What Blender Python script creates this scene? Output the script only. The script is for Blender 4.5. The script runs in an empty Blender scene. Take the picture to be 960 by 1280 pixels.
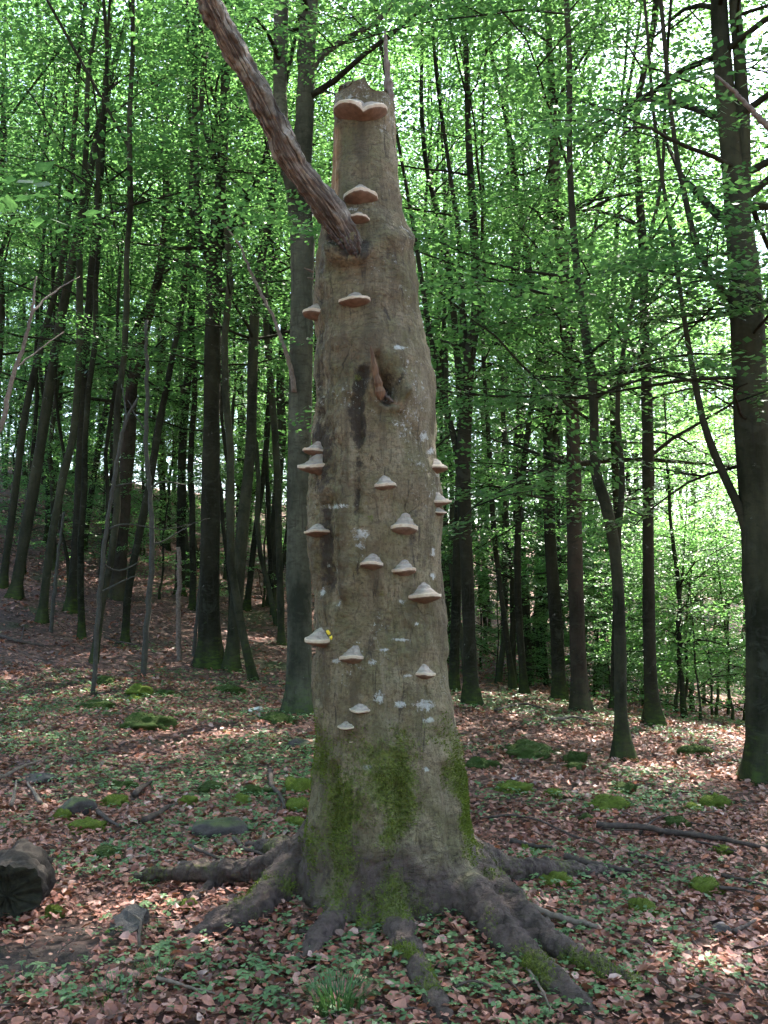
import bpy, math, random
import numpy as np
from mathutils import Vector, Matrix
from mathutils.bvhtree import BVHTree

# ------------------------------------------------------------------ camera, sky, sun, exposure
SC = bpy.context.scene
COL = SC.collection
F = 1280 * 35.0 / 36.0          # focal length in photo pixels
CAM = np.array([0.0, 0.0, 1.6]); PITCH = math.radians(4.6)
cd = bpy.data.cameras.new('camera'); cam = bpy.data.objects.new('camera', cd); COL.objects.link(cam)
cd.sensor_fit = 'VERTICAL'; cd.sensor_height = 36; cd.sensor_width = 27; cd.lens = 35; cd.clip_end = 600; cd.clip_start = 0.05
cam.location = CAM; cam.rotation_euler = (math.pi/2 + PITCH, 0, 0)
SC.camera = cam
SUN_EL = math.radians(58); SUN_AZ = math.radians(28)      # azimuth clockwise from +Y
w = bpy.data.worlds.new('World'); SC.world = w; w.use_nodes = True
nt = w.node_tree; nt.nodes.clear()
sky = nt.nodes.new('ShaderNodeTexSky'); sky.sky_type = 'NISHITA'; sky.sun_disc = False
sky.sun_elevation = SUN_EL; sky.sun_rotation = SUN_AZ; sky.air_density = 1.0; sky.dust_density = 2.0; sky.ozone_density = 1.0
bg = nt.nodes.new('ShaderNodeBackground'); bg.inputs[1].default_value = 0.075
wo = nt.nodes.new('ShaderNodeOutputWorld')
nt.links.new(sky.outputs[0], bg.inputs[0]); nt.links.new(bg.outputs[0], wo.inputs[0])
sd = bpy.data.lights.new('sun', 'SUN'); sun = bpy.data.objects.new('sun', sd); COL.objects.link(sun)
sd.energy = 5.0; sd.angle = math.radians(0.53); sd.color = (1.0, 0.95, 0.86)
sdir = Vector((math.sin(SUN_AZ)*math.cos(SUN_EL), math.cos(SUN_AZ)*math.cos(SUN_EL), math.sin(SUN_EL)))
sun.rotation_euler = sdir.to_track_quat('Z', 'Y').to_euler(); sun.location = sdir*60
SC.view_settings.view_transform = 'Standard'; SC.view_settings.look = 'None'
SC.view_settings.gamma = 1; SC.view_settings.use_curve_mapping = False
SC.view_settings.exposure = 3.5
SC.render.engine = 'CYCLES'
cy = SC.cycles
cy.max_bounces = 3; cy.diffuse_bounces = 2; cy.glossy_bounces = 1; cy.transmission_bounces = 3; cy.transparent_max_bounces = 2
cy.use_adaptive_sampling = True; cy.adaptive_threshold = 0.03
cy.use_denoising = True; cy.sample_clamp_indirect = 6.0; cy.caustics_reflective = False; cy.caustics_refractive = False
try: cy.denoiser = 'OPENIMAGEDENOISE'
except Exception: pass

# ------------------------------------------------------------------ small maths
def _hash(i, j, k, s):
    n = (i*374761393 + j*668265263 + k*2147483647 + s*1274126177) & 0xffffffff
    n = ((n ^ (n >> 13))*1274126177) & 0xffffffff
    n = ((n ^ (n >> 16))*2246822519) & 0xffffffff
    return ((n ^ (n >> 15)) & 0xffffff)/float(0xffffff)*2-1
def noise(p, s=0):
    p = np.asarray(p, float); f = np.floor(p); t = p-f; t = t*t*t*(t*(t*6-15)+10); f = f.astype(np.int64)
    i, j, k = f[..., 0], f[..., 1], f[..., 2]; a, b, c = t[..., 0], t[..., 1], t[..., 2]
    r = 0
    for di in (0, 1):
        for dj in (0, 1):
            for dk in (0, 1):
                r = r+_hash(i+di, j+dj, k+dk, s)*(a if di else 1-a)*(b if dj else 1-b)*(c if dk else 1-c)
    return r
def fbm(p, o=4, s=0):
    p = np.asarray(p, float); r = 0; a = 1.0
    for q in range(o):
        r = r+a*noise(p*(2.03**q)+q*17.3, s+q); a *= .5
    return r
def sp(x, k): return k*np.logaddexp(0, x/k)
def height(x, y):
    x = np.asarray(x, float); y = np.asarray(y, float)
    hill = 0.2*sp(0.8*y-1.1*x-17, 3.0); hill = 16*np.tanh(hill/16)
    drop = 1.7*(1-np.exp(-0.11*sp(0.6*y+1.2*x-13, 1.5)))
    z0 = np.zeros_like(x)
    b = 0.055*fbm(np.stack([x*.55, y*.55, z0+3.1], -1), 2, 5)+0.022*fbm(np.stack([x*2.1, y*2.1, z0+1.7], -1), 2, 9)
    m = 0.07*np.exp(-((x-0.02)**2+(y-5.1)**2)/0.9)
    far = np.clip((np.hypot(x, y)-22)/30, 0, 1)*0.8*fbm(np.stack([x*.09, y*.09, z0], -1), 2, 21)
    return hill-drop+b+m+far
FW = np.array([0, math.cos(PITCH), math.sin(PITCH)]); UP = np.array([0, -math.sin(PITCH), math.cos(PITCH)]); RT = np.array([1., 0, 0])
def ray(px, py): return FW+(px-480)/F*RT+(640-py)/F*UP
def at(px, py, Y):
    d = ray(px, py); return CAM+d*(Y/d[1])
def proj(P):
    q = np.asarray(P)-CAM; dz = q@FW
    return 480+F*(q@RT)/dz, 640-F*(q@UP)/dz
_T = np.concatenate([np.arange(2, 30, .02), np.arange(30, 160, .2)])
def gnd(px, py, off=0.0):
    d = ray(px, py); P = CAM[None]+d[None]*_T[:, None]
    k = np.nonzero(P[:, 2] < height(P[:, 0], P[:, 1])+off)[0]
    return P[k[0]] if len(k) else P[-1]
def interp(x, xs, ys): return np.interp(x, xs, ys)
def smooth_path(pts, n):
    pts = np.asarray(pts, float); P = np.vstack([2*pts[0]-pts[1], pts, 2*pts[-1]-pts[-2]])
    m = len(pts)-1; out = []
    for u in np.linspace(0, m, n):
        i = min(int(u), m-1); t = u-i; a, b, c, d = P[i], P[i+1], P[i+2], P[i+3]
        out.append(.5*(2*b+(c-a)*t+(2*a-5*b+4*c-d)*t*t+(3*b-a-3*c+d)*t**3))
    return np.array(out)

# ------------------------------------------------------------------ mesh helpers
def mesh(name, V, faces, smooth=True, mat=None, cols=None, mats=None, fmat=None):
    """faces: list of int arrays (n,3) or (n,4)"""
    V = np.asarray(V, np.float32); faces = [np.asarray(f, np.int32) for f in faces if len(f)]
    me = bpy.data.meshes.new(name)
    me.vertices.add(len(V)); me.vertices.foreach_set('co', V.ravel())
    idx = np.concatenate([f.ravel() for f in faces]); cnt = np.concatenate([np.full(len(f), f.shape[1], np.int32) for f in faces])
    st = np.concatenate([[0], np.cumsum(cnt)[:-1]]).astype(np.int32)
    me.loops.add(len(idx)); me.loops.foreach_set('vertex_index', idx)
    me.polygons.add(len(cnt)); me.polygons.foreach_set('loop_start', st)
    try: me.polygons.foreach_set('loop_total', cnt)
    except Exception: pass
    me.polygons.foreach_set('use_smooth', np.full(len(cnt), smooth, bool))
    if cols:
        for k, a in cols.items():
            a = np.asarray(a, np.float32)
            if a.ndim == 1:
                at_ = me.attributes.new(k, 'FLOAT', 'POINT'); at_.data.foreach_set('value', a)
            else:
                at_ = me.attributes.new(k, 'FLOAT_VECTOR', 'POINT'); at_.data.foreach_set('vector', a[:, :3].ravel())
    for m in (mats or ([mat] if mat else [])): me.materials.append(m)
    if fmat is not None: me.polygons.foreach_set('material_index', np.asarray(fmat, np.int32))
    me.update(calc_edges=True)
    return me
def obj(name, me, parent=None, loc=None, rot=None, scale=None):
    o = bpy.data.objects.new(name, me); COL.objects.link(o)
    if parent is not None: o.parent = parent
    if loc is not None: o.location = loc
    if rot is not None: o.rotation_euler = rot
    if scale is not None: o.scale = scale if hasattr(scale, '__len__') else (scale,)*3
    return o
def tag(o, label=None, cat=None, group=None, kind=None):
    if label: o['label'] = label
    if cat: o['category'] = cat
    if group: o['group'] = group
    if kind: o['kind'] = kind
    return o
def thing(name, label, cat, loc, group=None):
    o = bpy.data.objects.new(name, None); COL.objects.link(o); o.location = loc; o.empty_display_size = .1
    return tag(o, label, cat, group)
def copy_tree(o, parent=None):
    c = o.copy(); COL.objects.link(c); c.parent = parent
    for ch in o.children: copy_tree(ch, c)
    return c
class MB:
    def __init__(s): s.V = []; s.Q = []; s.T = []; s.n = 0; s.C = {}
    def add(s, V, Q=None, T=None, **cols):
        V = np.asarray(V, float)
        if Q is not None and len(Q): s.Q.append(np.asarray(Q)+s.n)
        if T is not None and len(T): s.T.append(np.asarray(T)+s.n)
        for k, v in cols.items(): s.C.setdefault(k, []).append(v if np.ndim(v) else np.full(len(V), v))
        s.V.append(V); s.n += len(V); return s
    def mesh(s, name, mat=None, smooth=True, off=None):
        V = np.concatenate(s.V)
        if off is not None: V = V-np.asarray(off)
        f = []
        if s.Q: f.append(np.concatenate(s.Q))
        if s.T: f.append(np.concatenate(s.T))
        return mesh(name, V, f, smooth, mat, {k: np.concatenate(v) for k, v in s.C.items()} or None)
def tube(P, R, n=10, cap=True, ecc=None):
    """rings along P with radii R -> V, Q, T"""
    P = np.asarray(P, float); R = np.asarray(R, float); m = len(P)
    D = np.gradient(P, axis=0); D /= np.linalg.norm(D, axis=1)[:, None]+1e-9
    a = np.array([1., 0, 0]) if abs(D[0][0]) < .9 else np.array([0, 1., 0])
    u = np.cross(D[0], np.cross(a, D[0])); u /= np.linalg.norm(u)
    th = np.linspace(0, 2*math.pi, n, endpoint=False); V = []
    for i in range(m):
        u = u-D[i]*(u@D[i]); u /= np.linalg.norm(u); v = np.cross(D[i], u)
        V.append(P[i]+R[i]*(np.cos(th)[:, None]*u+np.sin(th)[:, None]*v))
    V = np.concatenate(V)
    i = np.arange(m-1)[:, None]*n; j = np.arange(n)[None]; k = (j+1) % n
    Q = np.stack([i+j, i+k, i+n+k, i+n+j], -1).reshape(-1, 4)
    T = []
    if cap:
        V = np.vstack([V, P[0], P[-1]]); c0 = m*n; c1 = c0+1
        for q in range(n):
            T.append((c0, (q+1) % n, q)); T.append((c1, (m-1)*n+q, (m-1)*n+(q+1) % n))
    return V, Q, np.array(T, int).reshape(-1, 3)

# ------------------------------------------------------------------ materials
class NT:
    def __init__(s, name):
        s.m = bpy.data.materials.new(name); s.m.use_nodes = True; s.t = s.m.node_tree; s.t.nodes.clear()
        s.out = s.n('ShaderNodeOutputMaterial')
    def n(s, typ, **kw):
        o = s.t.nodes.new(typ)
        for k, v in kw.items(): setattr(o, k, v)
        return o
    def l(s, a, b): s.t.links.new(a, b); return s
    def put(s, i, v):
        if hasattr(v, 'is_output') or isinstance(v, bpy.types.NodeSocket): s.t.links.new(v, i)
        else: i.default_value = (tuple(v)+(1,) if hasattr(v, '__len__') and len(v) == 3 and i.type == 'RGBA' else v)
    def coord(s, sc=(1, 1, 1), kind='Object'):
        c = s.n('ShaderNodeTexCoord'); m = s.n('ShaderNodeMapping'); s.l(c.outputs[kind], m.inputs[0]); m.inputs[3].default_value = sc; return m.outputs[0]
    def noise(s, vec, scale, detail=4, rough=.55, dist=0):
        o = s.n('ShaderNodeTexNoise'); s.l(vec, o.inputs['Vector']); o.inputs['Scale'].default_value = scale
        o.inputs['Detail'].default_value = detail; o.inputs['Roughness'].default_value = rough; o.inputs['Distortion'].default_value = dist
        return o.outputs['Fac']
    def vor(s, vec, scale, feature='F1', out='Distance'):
        o = s.n('ShaderNodeTexVoronoi'); o.feature = feature; s.l(vec, o.inputs['Vector']); o.inputs['Scale'].default_value = scale; return o.outputs[out]
    def ramp(s, fac, stops):
        o = s.n('ShaderNodeValToRGB'); s.l(fac, o.inputs[0]); e = o.color_ramp.elements
        while len(e) < len(stops): e.new(.5)
        for q, (p, c) in zip(e, stops): q.position = p; q.color = (tuple(c)+(1,)) if hasattr(c, '__len__') else (c, c, c, 1)
        return o.outputs[0]
    def mix(s, f, a, b, mode='MIX'):
        o = s.n('ShaderNodeMix'); o.data_type = 'RGBA'; o.blend_type = mode
        s.put(o.inputs[0], f); s.put(o.inputs[6], a); s.put(o.inputs[7], b); return o.outputs[2]
    def math(s, op, a, b=0., clamp=False):
        o = s.n('ShaderNodeMath'); o.operation = op; o.use_clamp = clamp; s.put(o.inputs[0], a); s.put(o.inputs[1], b); return o.outputs[0]
    def attr(s, name, out='Fac'):
        o = s.n('ShaderNodeAttribute'); o.attribute_name = name; return o.outputs[out]
    def rnd(s): return s.n('ShaderNodeObjectInfo').outputs['Random']
    def bump(s, h, strength, dist, prev=None):
        o = s.n('ShaderNodeBump'); s.l(h, o.inputs['Height']); o.inputs['Strength'].default_value = strength; o.inputs['Distance'].default_value = dist
        if prev is not None: s.l(prev, o.inputs['Normal'])
        return o.outputs[0]
    def bsdf(s, col, rough=.8, normal=None, spec=.3, trans=None, tcol=None):
        b = s.n('ShaderNodeBsdfPrincipled'); s.put(b.inputs['Base Color'], col); s.put(b.inputs['Roughness'], rough); b.inputs['Specular IOR Level'].default_value = spec
        if normal is not None: s.l(normal, b.inputs['Normal'])
        r = b.outputs[0]
        if trans:
            t = s.n('ShaderNodeBsdfTranslucent'); s.put(t.inputs[0], tcol); mx = s.n('ShaderNodeMixShader'); mx.inputs[0].default_value = trans
            s.l(r, mx.inputs[1]); s.l(t.outputs[0], mx.inputs[2]); r = mx.outputs[0]
        s.l(r, s.out.inputs[0]); return s.m

def m_dead_bark():
    s = NT('dead_beech_bark'); o = s.coord()
    wr = s.noise(s.coord((6.5, 6.5, 34)), 1.0, 6, .68, 1.6); cr = s.noise(s.coord((24, 24, 3.6)), 1.0, 6, .66, 1.0); wm = s.ramp(s.noise(o if False else s.coord((2.2, 2.2, 1.6)), 1.0, 3, .6), [(.42, .15), (.62, 1)])
    big = s.noise(o, 3.2, 5, .6, .3); fine = s.noise(o, 60, 4, .65)
    c = s.ramp(big, [(.30, (.078, .056, .030)), (.5, (.172, .132, .076)), (.70, (.275, .220, .136))])
    c = s.mix(s.ramp(s.noise(o, 5.5, 4, .6), [(.42, 0), (.62, .55)]), c, (.095, .092, .036))         # algae film
    c = s.mix(s.ramp(fine, [(.34, .7), (.52, 0)]), c, (.06, .042, .024)); vs = s.noise(s.coord((9, 9, .9)), 1.0, 5, .65, .6); c = s.mix(s.ramp(vs, [(.36, .6), (.48, 0)]), c, (.058, .042, .025)); c = s.mix(s.ramp(vs, [(.56, 0), (.68, .5)]), c, (.26, .215, .145))
    c = s.mix(s.math('MULTIPLY', wm, s.ramp(wr, [(.32, .65), (.42, 0)])), c, (.05, .037, .024))
    c = s.mix(s.ramp(cr, [(.33, .9), (.42, 0)]), c, (.042, .031, .02))  # wrinkle and crack shade painted as colour, since flat light hides the bumps
    c = s.mix(s.ramp(s.vor(o, 75), [(.02, .55), (.10, 0)]), c, (.36, .34, .29))
    dv = s.n('ShaderNodeTexNoise'); s.l(o, dv.inputs['Vector']); dv.inputs['Scale'].default_value = 7; dv.inputs['Detail'].default_value = 4
    da = s.n('ShaderNodeVectorMath'); da.operation = 'MULTIPLY_ADD'; s.l(dv.outputs['Color'], da.inputs[0]); da.inputs[1].default_value = (.12, .12, .16); s.l(o, da.inputs[2])
    def mapped(sc):
        m_ = s.n('ShaderNodeMapping'); s.l(da.outputs[0], m_.inputs[0]); m_.inputs[3].default_value = sc; return m_.outputs[0]
    ce = s.vor(mapped((11, 11, 3.2)), 1.0, 'DISTANCE_TO_EDGE'); cm = s.ramp(s.noise(o, 2.6, 4, .6), [(.50, 0), (.64, .8)])
    crk = s.math('MULTIPLY', s.ramp(ce, [(.006, 1), (.028, 0)]), cm)
    le = s.vor(mapped((22, 22, 95)), 1.0); lm = s.math('MULTIPLY', s.ramp(le, [(.10, 1), (.2, 0)]), s.ramp(s.noise(o, 4.4, 3, .6), [(.45, 0), (.58, 1)]))
    hw = s.vor(mapped((4, 4, 38)), 1.0, 'DISTANCE_TO_EDGE'); hk = s.math('MULTIPLY', s.ramp(hw, [(.02, 1), (.07, 0)]), wm)
    c = s.mix(s.math('MULTIPLY', hk, .28), c, (.05, .037, .023)); c = s.mix(s.math('MULTIPLY', crk, .6), c, (.022, .015, .009)); c = s.mix(s.math('MULTIPLY', lm, .7), c, (.035, .025, .015))
    mk = s.n('ShaderNodeSeparateXYZ'); s.l(s.attr('mask', 'Vector'), mk.inputs[0])
    br = s.noise(o, 46, 6, .8); br2 = s.noise(o, 16, 5, .7)
    def brk(v, n, lo, hi, amt=.75):
        return s.ramp(s.math('ADD', v, s.math('MULTIPLY', s.math('SUBTRACT', n, .5), amt*2)), [(lo, 0), (hi, 1)])
    c = s.mix(s.math('MULTIPLY', brk(mk.outputs[2], br2, .42, .8, 1.3), .85), c, (.028, .02, .014))         # wet and brown bark stains, plus shade painted into furrows, hollow and limb crack
    c = s.mix(s.attr('wood'), c, s.ramp(s.noise(s.coord((50, 50, 4)), 1, 4, .6), [(.35, (.13, .065, .03)), (.6, (.34, .19, .095)), (.75, (.42, .3, .18))]))
    c = s.mix(s.math('MULTIPLY', brk(mk.outputs[1], br, .40, .60, 1.0), .8), c, s.ramp(br2, [(.3, (.30, .30, .27)), (.7, (.55, .55, .50))]))
    rootn = s.ramp(s.math('ADD', s.attr('rootm'), s.math('MULTIPLY', s.math('SUBTRACT', br2, .5), 1.1)), [(.25, 0), (.80, .90)]); rootc = s.mix(s.ramp(br2, [(.35, 0), (.65, 1)]), (.026, .016, .015), (.092, .060, .054))
    c = s.mix(rootn, c, rootc)
    c = s.mix(s.math('MULTIPLY', brk(mk.outputs[0], br, .34, .72, 1.15), .9), c, s.ramp(fine, [(.3, (.036, .044, .010)), (.7, (.155, .175, .032))]))
    b = s.bump(s.math('SUBTRACT', 1, s.math('ADD', crk, s.math('MULTIPLY', hk, .35))), .8, .010); b = s.bump(wr, .45, .016, b); b = s.bump(cr, .8, .022, b); b = s.bump(fine, .7, .008, b); b = s.bump(br, .5, .012, b)
    return s.bsdf(c, .8, b, .25)
def m_limb():
    s = NT('stripped_limb'); o = s.coord()
    fm = s.n('ShaderNodeMapping'); s.l(s.attr('fuv', 'Vector'), fm.inputs[0]); fm.inputs[3].default_value = (75, 75, 6); st = s.noise(fm.outputs[0], 1, 5, .62, .3); big = s.noise(o, 9, 5, .65); fine = s.noise(o, 70, 4, .6)
    bark = s.ramp(big, [(.32, (.035, .028, .021)), (.5, (.115, .096, .072)), (.68, (.27, .235, .185))])
    wood = s.ramp(st, [(.34, (.024, .017, .013)), (.5, (.076, .053, .038)), (.70, (.25, .19, .135))])
    pk0 = s.vor(fm.outputs[0], .35, 'DISTANCE_TO_EDGE'); bark = s.mix(s.ramp(pk0, [(.015, .8), (.07, 0)]), bark, (.02, .014, .01))
    c = s.mix(s.attr('wood'), bark, wood)
    c = s.mix(s.ramp(fine, [(.3, .55), (.5, 0)]), c, (.04, .03, .022))
    pk = s.vor(fm.outputs[0], .35, 'DISTANCE_TO_EDGE'); pe = s.ramp(pk, [(.02, 1), (.09, 0)]); b = s.bump(s.math('SUBTRACT', 1, pe), .7, .01); b = s.bump(st, .5, .01, b); b = s.bump(big, .4, .01, b); b = s.bump(fine, .4, .005, b)
    return s.bsdf(c, .8, b, .25)
def m_bark(name, c0, c1, moss=.5):
    s = NT(name); o = s.coord(); r = s.rnd()
    big = s.noise(s.coord((1.2, 1.2, .5)), 2.0, 5, .65); fine = s.noise(s.coord((9, 9, 24)), 1, 5, .65); ve = s.noise(s.coord((26, 26, 2.0)), 1, 4, .6)
    c = s.mix(s.ramp(big, [(.38, 0), (.62, 1)]), tuple(x*.7 for x in c0), tuple(x*1.15 for x in c1)); bl = s.noise(s.coord((3, 3, 5)), 1.0, 6, .75, .8); c = s.mix(s.ramp(bl, [(.53, 0), (.63, .6)]), c, (.05, .053, .037)); c = s.mix(s.ramp(bl, [(.36, .7), (.45, 0)]), c, (.018, .02, .012))
    c = s.mix(s.math('MULTIPLY', r, .3), c, (.028, .022, .016))
    c = s.mix(s.ramp(fine, [(.33, .6), (.5, 0)]), c, (.03, .028, .02))
    c = s.mix(s.ramp(ve, [(.3, .7), (.42, 0)]), c, (.028, .026, .02))
    sp_ = s.noise(o, 7, 5, .75); c = s.mix(s.ramp(sp_, [(.66, 0), (.7, .7)]), c, (.17, .17, .15))
    z = s.n('ShaderNodeSeparateXYZ'); s.l(o, z.inputs[0])
    g = s.math('MULTIPLY', s.math('SUBTRACT', 1, s.math('DIVIDE', z.outputs[2], 1.1), True), 1.0)
    g = s.ramp(s.math('ADD', g, s.math('MULTIPLY', s.math('SUBTRACT', fine, .5), 2.2)), [(.5, 0), (1.0, moss*1.7)]); g = s.math('MULTIPLY', g, s.ramp(s.noise(s.coord((1, 1, 1)), 2.3, 3, .6), [(.35, .15), (.6, 1)]))
    c = s.mix(g, c, s.ramp(fine, [(.3, (.018, .032, .008)), (.7, (.06, .088, .016))]))
    b = s.bump(fine, .45, .01); b = s.bump(ve, .4, .012, b)
    return s.bsdf(c, .9, b, .06)
def m_leaf(name, base, trc, rough=.42, trans=.5, var=.35):
    s = NT(name); t = s.attr('tint'); r = s.rnd()
    k = s.math('ADD', s.math('MULTIPLY', t, .65), s.math('MULTIPLY', r, .35))
    c = s.mix(k, tuple(x*(1-var) for x in base), tuple(x*(1+var)*q for x, q in zip(base, (1.15, 1, .9))))
    tc = s.mix(k, tuple(x*(1-var) for x in trc), tuple(x*(1+var)*q for x, q in zip(trc, (1.2, 1, .9))))
    return s.bsdf(c, rough, None, .35, trans, tc)
def m_litter(name, obj_random=False):
    s = NT(name); t = s.rnd() if obj_random else s.attr('tint')
    c = s.ramp(t, [(0, (.065, .021, .013)), (.22, (.165, .050, .030)), (.42, (.265, .094, .060)), (.6, (.37, .155, .112)), (.72, (.44, .235, .185)), (.84, (.33, .082, .028)), (.93, (.53, .35, .30)), (1, (.11, .053, .038))])
    n = s.noise(s.coord(), 55, 3, .6); c = s.mix(s.ramp(n, [(.35, .4), (.6, 0)]), c, (.07, .04, .03))
    return s.bsdf(c, .5, None, .45, .12, (.3, .14, .06))
def m_ground():
    s = NT('forest_soil'); o = s.coord()
    a = s.noise(o, 1.1, 6, .65); b = s.noise(o, 26, 6, .7); v = s.vor(o, 22, 'F1', 'Color'); vd = s.vor(o, 22)
    hs = s.n('ShaderNodeSeparateColor'); s.l(v, hs.inputs[0])
    c = s.ramp(hs.outputs[0], [(0, (.03, .015, .011)), (.35, (.09, .038, .026)), (.65, (.15, .072, .052)), (.9, (.22, .12, .09))])
    soil = s.ramp(b, [(.3, (.018, .012, .010)), (.7, (.055, .038, .032))])
    c = s.mix(s.ramp(a, [(.4, 0), (.6, .7)]), c, soil)
    mossn = s.noise(o, .55, 5, .6); c = s.mix(s.ramp(mossn, [(.54, 0), (.64, .65)]), c, s.ramp(b, [(.3, (.022, .04, .01)), (.7, (.07, .10, .022))]))
    c = s.mix(s.attr('bare'), c, soil)
    bm = s.bump(b, .6, .03); bm = s.bump(vd, .5, .02, bm)
    return s.bsdf(c, .85, bm, .25)
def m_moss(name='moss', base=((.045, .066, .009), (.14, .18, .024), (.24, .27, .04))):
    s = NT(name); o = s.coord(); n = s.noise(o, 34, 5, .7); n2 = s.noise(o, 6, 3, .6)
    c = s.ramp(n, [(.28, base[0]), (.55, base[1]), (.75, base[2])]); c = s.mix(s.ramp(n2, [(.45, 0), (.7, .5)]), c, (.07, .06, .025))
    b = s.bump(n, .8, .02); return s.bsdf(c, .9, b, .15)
def m_stone(name, a, b_, moss=0):
    s = NT(name); o = s.coord(); n = s.noise(o, 14, 6, .7); n2 = s.noise(o, 4, 4, .6); v = s.noise(o, 90, 3, .6)
    c = s.ramp(n, [(.3, a), (.7, b_)]); c = s.mix(s.ramp(v, [(.6, 0), (.7, .5)]), c, tuple(x*1.8 for x in b_))
    if moss:
        g = s.n('ShaderNodeNewGeometry'); z = s.n('ShaderNodeSeparateXYZ'); s.l(g.outputs['Normal'], z.inputs[0])
        k = s.ramp(s.math('ADD', s.math('MULTIPLY', z.outputs[2], .5), s.math('MULTIPLY', n2, .8)), [(.72, 0), (.85, moss)])
        c = s.mix(k, c, s.ramp(n, [(.3, (.03, .05, .01)), (.7, (.10, .13, .025))]))
    b = s.bump(n, .6, .03); b = s.bump(v, .4, .006, b); return s.bsdf(c, .8, b, .3)
def m_plain(name, a, b_, scale=20, rough=.75, bump=.4, aniso=(1, 1, 1), spec=.3):
    s = NT(name); o = s.coord(aniso); n = s.noise(o, scale, 5, .65); c = s.ramp(n, [(.3, a), (.7, b_)])
    return s.bsdf(c, rough, s.bump(n, bump, .01), spec)
def m_cap():
    s = NT('fungus_cap'); o = s.coord(); r = s.attr('ring'); n = s.noise(o, 40, 5, .7); rr = s.rnd()
    k = s.math('ADD', s.math('MULTIPLY', r, 3.6), s.math('MULTIPLY', n, .9)); sn = s.math('SINE', s.math('MULTIPLY', k, 6.28)); 
    c = s.mix(s.ramp(s.math('ADD', s.math('MULTIPLY', sn, .5), .5), [(.2, 0), (.9, .38)]), (.36, .30, .245), (.20, .14, .10))
    c = s.mix(s.ramp(r, [(.0, .25), (.5, 0), (.75, .1), (.93, .5)]), c, (.36, .24, .16))
    c = s.mix(s.ramp(n, [(.36, .75), (.52, 0)]), c, (.13, .11, .09)); c = s.mix(s.math('MULTIPLY', rr, .55), c, (.19, .15, .115)); gz = s.n('ShaderNodeSeparateXYZ'); s.l(o, gz.inputs[0]); c = s.mix(s.ramp(s.noise(o, 14, 4, .6), [(.5, 0), (.66, .5)]), c, (.17, .17, .12))
    b = s.bump(sn, .3, .004); b = s.bump(n, .4, .006, b); return s.bsdf(c, .8, b, .25)
def m_pore():
    s = NT('fungus_pores'); o = s.coord(); n = s.noise(o, 30, 4, .6); f = s.vor(o, 420)
    c = s.ramp(n, [(.3, (.125, .085, .06)), (.7, (.205, .142, .104))]); return s.bsdf(c, .9, s.bump(f, .4, .002), .1)

M = dict(bark=m_dead_bark(), limb=m_limb(),
    beech=m_bark('beech_bark', (.018, .020, .011), (.046, .045, .026), .42), beech_dark=m_bark('dark_beech_bark', (.009, .010, .005), (.024, .023, .013), .5),
    beech_pale=m_bark('pale_beech_bark', (.034, .036, .024), (.088, .084, .058), .45), beech_red=m_bark('brown_beech_bark', (.026, .019, .013), (.056, .042, .029), .2),
    leaf=m_leaf('beech_leaf', (.030, .086, .031), (.098, .244, .066)), leaf_young=m_leaf('young_beech_leaf', (.045, .125, .045), (.155, .37, .10)),
    litter=m_litter('fallen_leaves'), litter_one=m_litter('fallen_leaf_brown', True), ground=m_ground(), moss=m_moss(),
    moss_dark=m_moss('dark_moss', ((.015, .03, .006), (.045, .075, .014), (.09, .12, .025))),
    herb=m_leaf('herb_leaf', (.095, .180, .078), (.11, .24, .06), .45, .35), grass=m_leaf('grass_blade', (.05, .12, .04), (.08, .2, .04), .45, .3),
    stone=m_stone('grey_stone', (.032, .026, .022), (.085, .071, .063)), stone_moss=m_stone('mossy_stone', (.03, .023, .02), (.08, .062, .056), .6), stone_pale=m_stone('pale_stone', (.3, .29, .27), (.5, .48, .45)),
    stick=m_plain('dead_stick', (.022, .014, .011), (.09, .062, .048), 30, .8, .5), stick_pale=m_plain('bleached_stick', (.07, .048, .035), (.19, .145, .112), 30, .8, .5),
    sapling=m_plain('sapling_bark', (.026, .024, .018), (.062, .056, .042), 18, .8, .4),
    cap=m_cap(), pore=m_pore(), rim=m_plain('fungus_rim', (.34, .25, .165), (.50, .41, .30), 30, .7, .2),
    slime=m_plain('yellow_slime', (.62, .42, .02), (.8, .62, .05), 40, .4, .3), wood=m_plain('raw_wood', (.045, .024, .013), (.17, .092, .048), 1, .8, .6, (60, 60, 7)),
    rot=m_plain('rotten_wood', (.004, .003, .002), (.03, .025, .011), 1, .9, .9, (30, 30, 60)), logbark=m_plain('log_bark', (.006, .004, .003), (.034, .024, .018), 26, .85, .8))

# ------------------------------------------------------------------ ground
def build_ground():
    u = np.linspace(-1, 1, 340); gx = 2.2*np.sinh(u*5.0)/math.sinh(5.0)*72
    v = np.linspace(-1, 1, 420); gy = 7+2.2*np.sinh(v*5.1)/math.sinh(5.1)*78
    X, Y = np.meshgrid(gx, gy); Z = height(X, Y)
    bare = bare_mask(X, Y)
    Z = Z-0.02*bare+0.012*fbm(np.stack([X*6, Y*6, Z*0], -1), 2, 31)*np.exp(-np.hypot(X, Y-6)/10)
    n = len(gx); m = len(gy); i = np.arange(m-1)[:, None]*n; j = np.arange(n-1)[None]
    Q = np.stack([i+j, i+j+1, i+n+j+1, i+n+j], -1).reshape(-1, 4)
    g = obj('ground', mesh('ground', np.stack([X, Y, Z], -1).reshape(-1, 3), [Q], True, M['ground'], {'bare': bare.ravel()}))
    return tag(g, 'forest floor of soil and fallen beech leaves', None, None, 'structure')
BARE = [(gnd(70, 1192), .30, .20), (gnd(25, 1205), .36, .22), (gnd(92, 1162), .2, .15)]
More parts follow.
